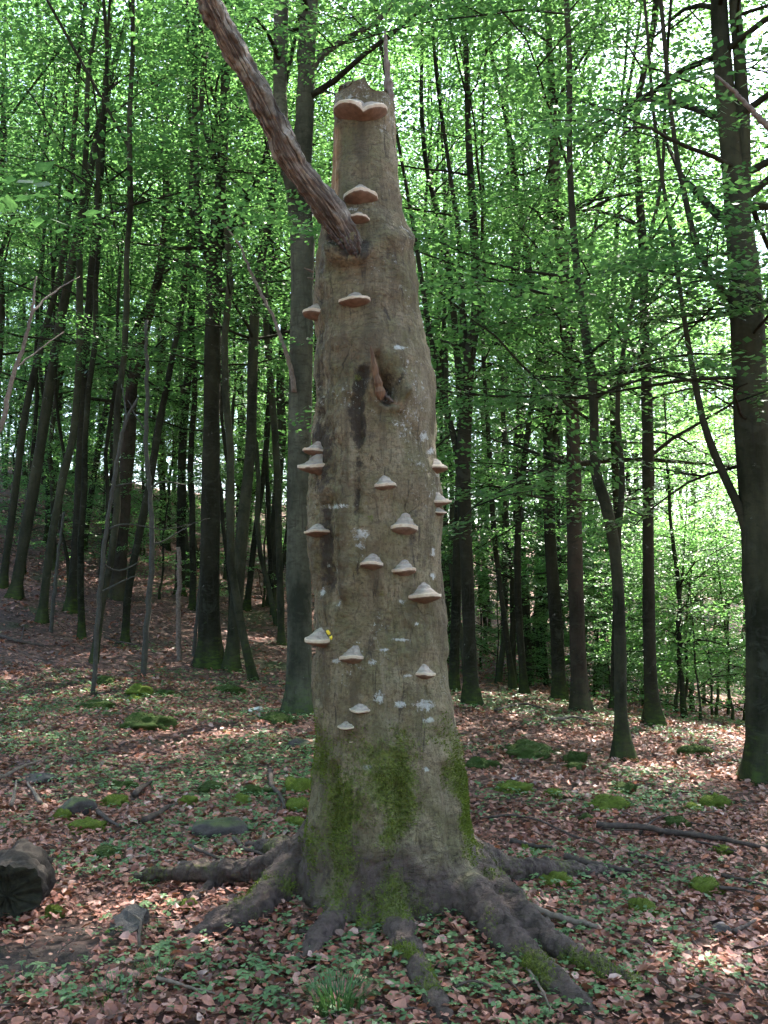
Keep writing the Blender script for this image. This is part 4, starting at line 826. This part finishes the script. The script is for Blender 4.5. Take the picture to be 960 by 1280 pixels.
for i in range(5):
    rg = np.random.RandomState(200+i); V, T, N = blob(rg, 4, .75, .34, 1.7); fz = fuzz(rg, V, N, 2600, .075); mb = MB(); mb.add(V, None, T); mb.add(fz, None, np.arange(len(fz)).reshape(-1, 3))
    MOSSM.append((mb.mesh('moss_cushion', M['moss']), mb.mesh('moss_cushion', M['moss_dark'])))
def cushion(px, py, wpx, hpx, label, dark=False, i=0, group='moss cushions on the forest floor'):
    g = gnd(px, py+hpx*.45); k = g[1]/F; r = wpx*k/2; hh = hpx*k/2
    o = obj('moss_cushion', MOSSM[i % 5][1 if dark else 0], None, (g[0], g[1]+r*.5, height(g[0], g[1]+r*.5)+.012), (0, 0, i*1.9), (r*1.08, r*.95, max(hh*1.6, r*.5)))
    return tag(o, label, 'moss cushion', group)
CUSH = [  # right side
    (648, 985, 40, 16, 'bright yellow-green moss cushion lit by sun near the dead trunk', 0), (692, 992, 24, 12, 'small bright moss cushion right of the sunlit one', 0), (765, 1004, 48, 24, 'big round moss cushion on the right between fallen branches', 0), (900, 1003, 36, 20, 'round moss cushion in front of the big right-edge beech', 0), (868, 1010, 24, 12, 'small pale moss cushion beside the round one at right', 0),
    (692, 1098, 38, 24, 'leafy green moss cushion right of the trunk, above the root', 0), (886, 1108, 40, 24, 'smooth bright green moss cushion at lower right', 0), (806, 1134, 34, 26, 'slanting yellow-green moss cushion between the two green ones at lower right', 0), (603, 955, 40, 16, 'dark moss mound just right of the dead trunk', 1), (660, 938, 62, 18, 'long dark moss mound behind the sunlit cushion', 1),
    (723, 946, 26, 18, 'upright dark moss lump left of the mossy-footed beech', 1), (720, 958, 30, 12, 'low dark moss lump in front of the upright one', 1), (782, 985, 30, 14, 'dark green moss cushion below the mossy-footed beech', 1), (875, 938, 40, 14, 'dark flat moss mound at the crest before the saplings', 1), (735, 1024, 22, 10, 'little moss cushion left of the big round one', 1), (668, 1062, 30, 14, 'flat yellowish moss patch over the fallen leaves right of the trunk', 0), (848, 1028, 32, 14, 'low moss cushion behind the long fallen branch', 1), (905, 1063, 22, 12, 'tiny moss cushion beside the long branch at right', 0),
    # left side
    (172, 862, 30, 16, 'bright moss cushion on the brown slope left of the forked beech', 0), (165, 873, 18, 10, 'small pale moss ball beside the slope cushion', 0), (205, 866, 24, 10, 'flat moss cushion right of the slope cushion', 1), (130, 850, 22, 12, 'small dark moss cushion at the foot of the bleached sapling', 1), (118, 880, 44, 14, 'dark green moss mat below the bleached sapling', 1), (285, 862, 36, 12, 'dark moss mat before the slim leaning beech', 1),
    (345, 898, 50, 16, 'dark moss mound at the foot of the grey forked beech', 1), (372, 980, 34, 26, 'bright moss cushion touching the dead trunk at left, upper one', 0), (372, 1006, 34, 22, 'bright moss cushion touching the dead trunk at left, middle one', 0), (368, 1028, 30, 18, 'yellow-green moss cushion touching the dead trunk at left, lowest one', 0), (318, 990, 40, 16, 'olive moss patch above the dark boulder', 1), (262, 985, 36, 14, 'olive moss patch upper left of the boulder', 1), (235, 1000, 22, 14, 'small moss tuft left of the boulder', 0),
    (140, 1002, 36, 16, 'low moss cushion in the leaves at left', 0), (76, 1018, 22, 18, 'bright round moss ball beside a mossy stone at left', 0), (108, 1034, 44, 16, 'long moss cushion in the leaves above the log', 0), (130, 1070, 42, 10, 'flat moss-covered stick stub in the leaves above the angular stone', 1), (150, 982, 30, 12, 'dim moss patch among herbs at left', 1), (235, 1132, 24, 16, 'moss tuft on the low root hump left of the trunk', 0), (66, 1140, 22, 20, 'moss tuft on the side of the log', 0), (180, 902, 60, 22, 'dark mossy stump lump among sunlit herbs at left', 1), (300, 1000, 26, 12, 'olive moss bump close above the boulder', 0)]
for i, (x, y, a, b, lab, dk) in enumerate(CUSH): cushion(x, y, a, b, lab, dk, i)

def stone(px, py, wpx, hpx, label, mat, seed, cuts=5, name='stone', tilt=0, dep=.8):
    rg = np.random.RandomState(seed); V, T, N = blob(rg, 4, 1, .10, 2.2, cuts); g = gnd(px, py+hpx*.42); k = g[1]/F; r = wpx*k/2*(1.35 if cuts > 6 else 1.1); hh = hpx*k/2*(1.25 if cuts > 6 else 1)
    o = obj(name, mesh(name, V*[r, r*dep, hh*1.25], [T], False if cuts > 6 else True, mat), None, (g[0], g[1]+r*.4, height(g[0], g[1]+r*.4)+hh*.35), (0, tilt, seed*.7)); return tag(o, label, 'stone')
stone(272, 1036, 64, 28, 'dark rounded boulder in the leaves left of the dead trunk', M['stone_moss'], 5, 4)
stone(162, 1152, 72, 42, 'angular grey stone with flat top left of the roots', M['stone'], 12, 12, dep=.7)
stone(905, 1166, 28, 20, 'small bluish grey stone at the lower right', M['stone'], 3, 4)
stone(320, 887, 22, 10, 'small white stone lit by sun behind the dead trunk at left', M['stone_pale'], 6, 5)
stone(95, 1010, 46, 24, 'mossy grey-green stone beside the bright moss ball', M['stone_moss'], 8, 5)
stone(42, 974, 56, 9, 'flat bluish stone at left under a leaning stick', M['stone'], 9, 5)
stone(372, 930, 30, 16, 'dark stone at the left edge of the dead trunk, behind', M['stone_moss'], 10, 4)
stone(835, 1168, 14, 8, 'little stone in the leaves left of the bluish grey one', M['stone'], 13, 4)

def log():
    g = gnd(8, 1156); r = .15; d = np.array([-.16, .99, .0]); d /= np.linalg.norm(d); c0 = np.array([g[0]-.02, g[1]+.05, height(g[0], g[1])+r*.82]); n = 40; nn = 64
    root = thing('log', 'short rotten log lying at the left edge with dark hollow end', 'log', (c0[0], c0[1], float(height(c0[0], c0[1]))))
    b = np.array(root.location); PP = c0+d*np.linspace(-.05, .42, n)[:, None]; RR = np.full(n, r)*np.concatenate([np.linspace(.97, 1, n-6), np.linspace(1, .8, 6)])
    V, Q, T = tube(PP, RR, nn, False); C = np.repeat(PP, nn, 0); N = (V-C)/r; V = V+N*(.035*fbm(V*6, 3, 2)+.020*fbm(V*22, 3, 5))[:, None]; V[:nn] += d*(.03*fbm(V[:nn]*14, 2, 8))[:, None]
    obj('bark', mesh('bark', V-b, [Q], True, M['logbark']), root)
    rings = [V[:nn]]; cc = PP[0]
    for q, dz in ((.9, .004), (.7, .016), (.45, .03), (.2, .035)): rings.append(cc+(V[:nn]-cc)*q+d*(dz+.028*fbm(V[:nn]*26+q*9, 3, 4))[:, None])
    E = np.concatenate(rings); m = len(rings); i = np.arange(m-1)[:, None]*nn; j = np.arange(nn)[None]; k = (j+1) % nn; Qe = np.stack([i+k, i+j, i+nn+j, i+nn+k], -1).reshape(-1, 4); E = np.vstack([E, cc+d*.04]); Te = [((m-1)*nn+(q+1) % nn, (m-1)*nn+q, m*nn) for q in range(nn)]
    obj('rotten_end', mesh('rotten_end', E-b, [Qe, Te], True, M['rot']), root)
    B = np.vstack([V[-nn:], PP[-1]]); obj('far_end', mesh('far_end', B-b, [[(q, (q+1) % nn, nn) for q in range(nn)]], False, M['rot']), root)
log()

def stick(pts, w0, label, mat='stick', twigs=(), lift=.5, name='fallen_branch'):
    rg = np.random.RandomState(abs(int(pts[0][0]*3+pts[0][1]))); G = np.array([gnd(*p) for p in pts]); r = w0*G[0][1]/F/2*.9; n = 26
    P = smooth_path(G, n); P[:, 2] = height(P[:, 0], P[:, 1])+.03+r*lift+.02*np.abs(noise(P*3)); P += rg.normal(0, r*.10, (n, 3)); R = np.linspace(r, r*.45, n)*(1+.07*rg.normal(0, 1, n))
    root = thing(name, label, 'branch', G[0]); st_ = obj('stem', MB().add(*tube(P, R, 8)).mesh('stem', M[mat], True, G[0]), root)
    for tw in twigs:
        T_ = np.array([gnd(*p) for p in tw]); q = smooth_path(T_, 12); q[:, 2] = height(q[:, 0], q[:, 1])+r*.6+np.linspace(0, .05, 12); obj('twig', MB().add(*tube(q, np.linspace(r*.5, r*.15, 12), 6)).mesh('twig', M[mat], True, G[0]), st_)
stick([(745, 1040), (790, 1044), (835, 1050), (880, 1056), (930, 1064), (975, 1068)], 10, 'long dark fallen branch lying across the leaves at right', twigs=[[(860, 1052), (880, 1062), (900, 1072)], [(800, 1045), (815, 1035), (835, 1030)]])
stick([(708, 1084), (735, 1090), (760, 1094), (790, 1099)], 12, 'short thick brown fallen branch right of the leafy moss cushion', 'stick')
stick([(632, 1136), (662, 1146), (690, 1158), (730, 1170), (745, 1174)], 13, 'reddish grey fallen branch emerging behind the right roots', 'stick_pale', [[(660, 1145), (672, 1158), (680, 1166)]])
stick([(786, 1076), (815, 1082), (838, 1090)], 6, 'thin dark stick above the slanting moss cushion', twigs=[[(815, 1082), (830, 1078), (838, 1074)]])
stick([(902, 1104), (930, 1110), (965, 1118)], 6, 'thin dark stick right of the smooth green cushion', twigs=[[(925, 1109), (940, 1105), (955, 1104)]])
stick([(640, 1060), (668, 1068), (690, 1070)], 8, 'brown stick partly buried right of the dead trunk')
stick([(900, 1124), (930, 1124), (958, 1128)], 5, 'lower thin stick under another one at right edge')
stick([(600, 1030), (640, 1028), (680, 1036), (740, 1060), (765, 1074)], 4, 'very thin long twig curving over leaves right of the trunk')
stick([(918, 1180), (935, 1172), (945, 1164)], 7, 'short curved stick beside the bluish grey stone')
stick([(-8, 984), (15, 976), (38, 966), (62, 956)], 6, 'pale stick leaning over the flat bluish stone', 'stick_pale', [[(38, 966), (42, 958), (48, 950)]], 2.0)
stick([(14, 1016), (18, 1000), (20, 984)], 6, 'short bleached twig pointing to the viewer at left', 'stick_pale')
stick([(50, 1012), (42, 998), (34, 986)], 7, 'bleached curved stick right of the short twig at left', 'stick_pale')
stick([(180, 1034), (195, 1026), (208, 1018), (222, 1012)], 9, 'thick brown stick left of the boulder', 'stick')
stick([(168, 1002), (180, 990), (190, 984)], 8, 'short brown stub above the thick stick')
stick([(122, 1024), (135, 1034), (150, 1042)], 7, 'dark stick right of the long moss cushion')
stick([(338, 972), (340, 990), (352, 1004), (356, 1018)], 7, 'forked dark stick lying between herbs and trunk moss', 'stick', [[(352, 1004), (348, 1018), (342, 1034)]])
stick([(236, 1066), (262, 1078), (290, 1086), (330, 1088)], 5, 'thin dark twig lying above the low root hump', 'stick', [[(262, 1078), (280, 1080), (296, 1086)]])
stick([(292, 1058), (305, 1070), (320, 1076), (340, 1082)], 6, 'dark curved twig beside the trunk moss')
stick([(196, 1240), (220, 1244), (245, 1250), (268, 1256)], 6, 'dark twig lying in the near leaves at bottom left', 'stick_pale')
stick([(330, 1054), (328, 1070), (330, 1076)], 6, 'short bleached stick end pointing to the viewer near the trunk', 'stick_pale')
stick([(560, 1252), (590, 1240), (622, 1252), (640, 1270)], 4, 'thin twig among herbs below the right root', 'stick')
stick([(660, 1225), (675, 1250), (690, 1280)], 5, 'pale twig beside the end of the right root', 'stick_pale')
stick([(130, 800), (150, 806), (180, 812)], 4, 'thin stick on the brown slope before the saplings', 'stick')
stick([(0, 800), (25, 806), (55, 812)], 6, 'dark branch lying on the brown slope at far left', 'stick', [[(25, 806), (28, 796), (30, 788)]])
stick([(690, 905), (715, 902), (735, 905)], 5, 'pale sunlit stick at the foot of the brown trunk', 'stick_pale')
stick([(620, 893), (650, 885), (680, 890)], 5, 'dark stick lying on the crest right of the double beech', 'stick')
# upright little twig before the angular stone
dead_stem('upright_twig', 'thin forked grey twig standing before the angular stone', 'twig', [(176, 1192, 4), (174, 1170, 4), (176, 1152, 3.5), (167, 1143, 2)], twigs=[[(176, 1155, 2.5), (182, 1166, 2), (186, 1172, 1.5)]], mat='stick_pale')

# ------------------------------------------------------------------ grass tufts and herbs one can pick out
def grass_tuft(px, py, hpx, label, n=130, spread=.09, seed=0):
    rg = np.random.RandomState(seed); g = gnd(px, py); k = g[1]/F; H = hpx*k; mb = MB(); az = rg.uniform(0, 6.3, n); r = spread*np.sqrt(rg.uniform(0, 1, n)); b = np.stack([np.cos(az)*r, np.sin(az)*r, r*0-.01], -1)
    for i in range(n):
        h = H*rg.uniform(.55, 1.15); o = np.array([math.cos(az[i]), math.sin(az[i]), 0]); s = np.array([-o[1], o[0], 0])*.0028; le = rg.uniform(.1, .9)*h
        P = [b[i]+o*le*t*t+np.array([0, 0, h*(t-.25*t*t*le/h)]) for t in (0, .4, .75, 1)]; V = []
        for t, p in zip((1, .85, .5, .05), P): V += [p-s*t, p+s*t]
        mb.add(V, [(0, 1, 3, 2), (2, 3, 5, 4), (4, 5, 7, 6)], None, tint=rg.uniform())
    return tag(obj('grass_tuft', mb.mesh('grass_tuft', M['grass'], False), None, g), label, 'grass')
grass_tuft(424, 1262, 46, 'soft green grass tuft in front of the roots', 260, .10, 1)
grass_tuft(196, 1226, 30, 'small dark grass tuft left of the front roots', 90, .07, 2)
grass_tuft(150, 1250, 26, 'pale thin grass patch at the bottom left', 120, .14, 3)
def leaflet(L, W): return np.array([[0, 0, 0], [L*.35, W*.5, .12*L], [L*.75, W*.4, .08*L], [L, 0, -.02*L], [L*.75, -W*.4, .08*L], [L*.35, -W*.5, .12*L], [L*.5, 0, 0.02*L]])
LQ = np.array([(0, 6, 2, 1), (6, 3, 2, 2), (0, 5, 4, 6), (6, 4, 3, 3)])
LT = np.array([(0, 6, 1), (1, 6, 2), (2, 6, 3), (0, 5, 6), (5, 4, 6), (4, 3, 6)])
def herb(px, py, label, n=7, L=.05, Hh=.07, seed=0, spread=.10):
    rg = np.random.RandomState(seed+50); g = gnd(px, py); mb = MB()
    for q in range(n):
        a = rg.uniform(0, 6.3); r = spread*math.sqrt(rg.uniform()); h = Hh*rg.uniform(.5, 1.2); c = np.array([math.cos(a)*r, math.sin(a)*r*.9, h]); mb.add(*tube(np.array([c*[.5, .5, -.1], c*[.85, .85, .6], c]), [.0018, .0015, .001], 4, False), None, tint=.3) if False else mb.add(*tube(np.array([[0, 0, -.01], c*[.75, .75, .6], c]), [.0018, .0015, .001], 4, False)[:2], None, tint=.3)
        k = rg.randint(3, 6); t0 = rg.uniform(0, 6.3)
        for i in range(k):
            t = t0+i*2*math.pi/k; l = leaflet(L*rg.uniform(.7, 1.2), L*.62); ti = rg.uniform(-.35, .1); ct, st = math.cos(ti), math.sin(ti); l = l@np.array([[ct, 0, -st], [0, 1, 0], [st, 0, ct]]).T@np.array([[math.cos(t), -math.sin(t), 0], [math.sin(t), math.cos(t), 0], [0, 0, 1]]).T
            mb.add(l+c, None, LT, tint=rg.uniform())
    return tag(obj('herb', mb.mesh('herb', M['herb'], False), None, g), label, 'plant', 'herbs one can pick out')
for i, (x, y, lab, n, L) in enumerate([(312, 1232, 'broad-leaved pale green herb patch left of the grass tuft', 10, .055), (345, 1218, 'herb growing between the front left roots and the grass tuft', 7, .05), (215, 1195, 'green herb at the tip of the long left root', 7, .055), (455, 1172, 'small green herb growing on top of the front roots', 5, .045), (335, 1258, 'light herb leaves at the bottom below the herb patch', 6, .05), (585, 1240, 'herb patch right of the front root', 9, .045), (560, 1215, 'small herb close to the right foot of the trunk', 6, .04), (205, 1140, 'pale herb beside the angular stone', 6, .05), (260, 1215, 'herb among leaves below the long left root', 7, .045), (120, 1095, 'dense green herb patch above the angular stone', 10, .04), (185, 1110, 'green herb patch between angular stone and root hump', 10, .04), (80, 1262, 'green herb at the bottom left corner', 8, .05), (30, 1225, 'herb beside the bare soil at bottom left', 6, .045), (735, 1160, 'green herb right of the reddish fallen branch', 6, .04), (690, 1270, 'herb at the end of the right root', 6, .045)]):
    herb(x, y, lab, n+2, L*.68, .055, i)

# ------------------------------------------------------------------ leaf litter, ground cover, twigs (stuff) and the nearest leaves
def tree_clear(x, y):
    r = np.hypot(x, y-TY); return r > .46
def litter_leaf(rng, n, L):
    W = L*rng.uniform(.55, .72, n); cu = rng.uniform(-.5, .8, n); fo = rng.uniform(-.2, .75, n); tw = rng.uniform(-.25, .25, n)
    z = np.zeros(n); b = np.stack([z-L*.5, z, z], -1); t = np.stack([L*.5, z, cu*L*.35], -1); q = np.stack([z, z, -cu*L*.12], -1)
    def sd(x, s): return np.stack([x*L, s*W*.5, (fo+s*tw)*W*.5-cu*L*.08], -1)
    return np.stack([b, sd(-.18, 1), sd(.22, .9), t, sd(.22, -.9), sd(-.18, -1)], 1)      # n,6,3
def rotmats(az, p, r):
    ca, sa, cp, sp_, cr, sr = np.cos(az), np.sin(az), np.cos(p), np.sin(p), np.cos(r), np.sin(r); z = np.zeros_like(az); o = z+1
    Rz = np.stack([ca, -sa, z, sa, ca, z, z, z, o], -1).reshape(-1, 3, 3); Ry = np.stack([cp, z, sp_, z, o, z, -sp_, z, cp], -1).reshape(-1, 3, 3); Rx = np.stack([o, z, z, z, cr, -sr, z, sr, cr], -1).reshape(-1, 3, 3); return Rz@Ry@Rx
def sample(rng, n, ylo, yhi, pw=1.0, amax=.62):
    y = ylo+(yhi-ylo)*rng.uniform(0, 1, n)**pw; a = rng.uniform(-amax, amax, n); return a*y, y
LF = np.array([(0, 1, 2, 3), (0, 3, 4, 5)])
rng = np.random.RandomState(5); mb = MB()
for n, lo, hi, Ls in ((30000, 2.6, 7.5, .046), (26000, 2.6, 8, .019), (36000, 7, 15, .056), (30000, 14, 34, .075)):
    x, y = sample(rng, n, lo, hi, .85); keep = tree_clear(x, y) & (rng.uniform(0, 1, n) > bare_mask(x, y)*(.93 if Ls > .03 else .45)); x, y = x[keep], y[keep]; n = len(x)
    lf = litter_leaf(rng, n, Ls*np.where(rng.uniform(0, 1, n) < .3, rng.uniform(.3, .7, n), rng.uniform(.7, 1.35, n))); R = rotmats(rng.uniform(0, 6.3, n), rng.normal(0, .3, n), rng.normal(0, .3, n)); V = np.einsum('nij,nkj->nki', R, lf)
    V += np.stack([x, y, height(x, y)+.012+rng.uniform(0, .022, n)], -1)[:, None]
    mb.add(V.reshape(-1, 3), (np.arange(n)[:, None, None]*6+LF[None]).reshape(-1, 4), None, tint=np.repeat(np.clip(rng.uniform(0, 1, n)*.82+.18*(.5+.9*fbm(np.stack([x*1.3, y*1.3, x*0], -1), 3, 91)), 0, 1), 6))
tag(obj('leaf_litter', mb.mesh('leaf_litter', M['litter'], False)), 'brown fallen beech leaves covering the forest floor', 'leaf litter', None, 'stuff')
LM = []
for i in range(8):
    n = 1; lf = litter_leaf(rng, 1, np.array([.052]))[0]; V = np.vstack([lf, [[0, 0, lf[:, 2].min()*.4]]]); T = [(0, 6, 1), (1, 6, 2), (2, 6, 3), (0, 5, 6), (5, 4, 6), (4, 3, 6)]
    V[:, 2] += .004*rng.normal(0, 1, 7); st = np.array([[-.026, -.0012, 0], [-.026, .0012, 0], [-.038, 0, .004]]); LM.append(mesh('fallen_leaf', np.vstack([V, st]), [np.array(T), np.array([(7, 8, 9)])], False, M['litter_one']))
c = 0
while c < 300:
    y = rng.uniform(3.75, 5.2); x = y*rng.uniform(-.41, .41)
    if not tree_clear(np.array(x), np.array(y)) or bare_mask(np.array(x), np.array(y)) > rng.uniform(.1, 1) or rng.uniform() < (y-3.75)/2.4: continue
    s = rng.uniform(.8, 1.35); obj('fallen_leaf', LM[rng.randint(8)], ground, (x, y, float(height(np.array(x), np.array(y)))+.028+rng.uniform(0, .012)), (rng.normal(0, .25), rng.normal(0, .25), rng.uniform(0, 6.3)), s); c += 1
# ground cover: small three-part herb leaves in drifts
def cover_density(x, y):
    d = fbm(np.stack([x*.9, y*.9, x*0], -1), 3, 61)*.9+.12; band = np.exp(-((y-9.0)/3.2)**2)*.85*np.clip(.45-x*.4, 0, 1); fg = np.exp(-((y-4.0)/.8)**2)*.12
    return np.clip(d+band+fg-.22, 0, 1)*(1-bare_mask(x, y))*np.clip((19-y)/5, 0, 1)
x, y = sample(rng, 80000, 2.8, 19, .8); keep = (rng.uniform(0, 1, len(x)) < cover_density(x, y)) & tree_clear(x, y); x, y = x[keep], y[keep]; n = len(x)
az = rng.uniform(0, 6.3, n); L = rng.uniform(.010, .024, n)*(1+.05*y); h = rng.uniform(.02, .06, n); V = []
for q in range(3):
    a = az+q*2.094+rng.normal(0, .2, n); D = np.stack([np.cos(a), np.sin(a), rng.normal(-.15, .25, n)], -1); U = np.cross(np.array([0, 0, 1.])+rng.normal(0, .25, (n, 3)), D); U /= np.linalg.norm(U, axis=1)[:, None]
    P = np.stack([x, y, height(x, y)+h], -1); V.append(np.stack([P, P+D*(L*.7)[:, None]+U*(L*.55)[:, None], P+D*L[:, None], P+D*(L*.7)[:, None]-U*(L*.55)[:, None]], 1))
V = np.stack(V, 1).reshape(-1, 3); m = len(V)//4
tag(obj('ground_cover', mesh('ground_cover', V, [np.arange(m*4).reshape(-1, 4)], False, M['herb'], {'tint': np.repeat(rng.uniform(0, 1, m), 4)})), 'small green herb leaves in drifts over the fallen leaves', 'herbs', None, 'stuff')
# fine twigs
mb = MB(); x, y = sample(rng, 900, 3, 18, .9)
for a, b in zip(x, y):
    if not tree_clear(a, b): continue
    t = rng.uniform(0, 6.3); L = rng.uniform(.06, .3); r = rng.uniform(.0015, .005); q = np.array([[a+math.cos(t)*L*s, b+math.sin(t)*L*s, 0] for s in (-.5, 0, .5)]); q[1, :2] += rng.normal(0, .012, 2); q[:, 2] = height(q[:, 0], q[:, 1])+.03+rng.uniform(0, .015, 3); mb.add(*tube(q, [r, r*.9, r*.5], 5))
tag(obj('twig_litter', mb.mesh('twig_litter', M['stick'])), 'scattered thin twigs lying among the fallen leaves', 'twigs', None, 'stuff')
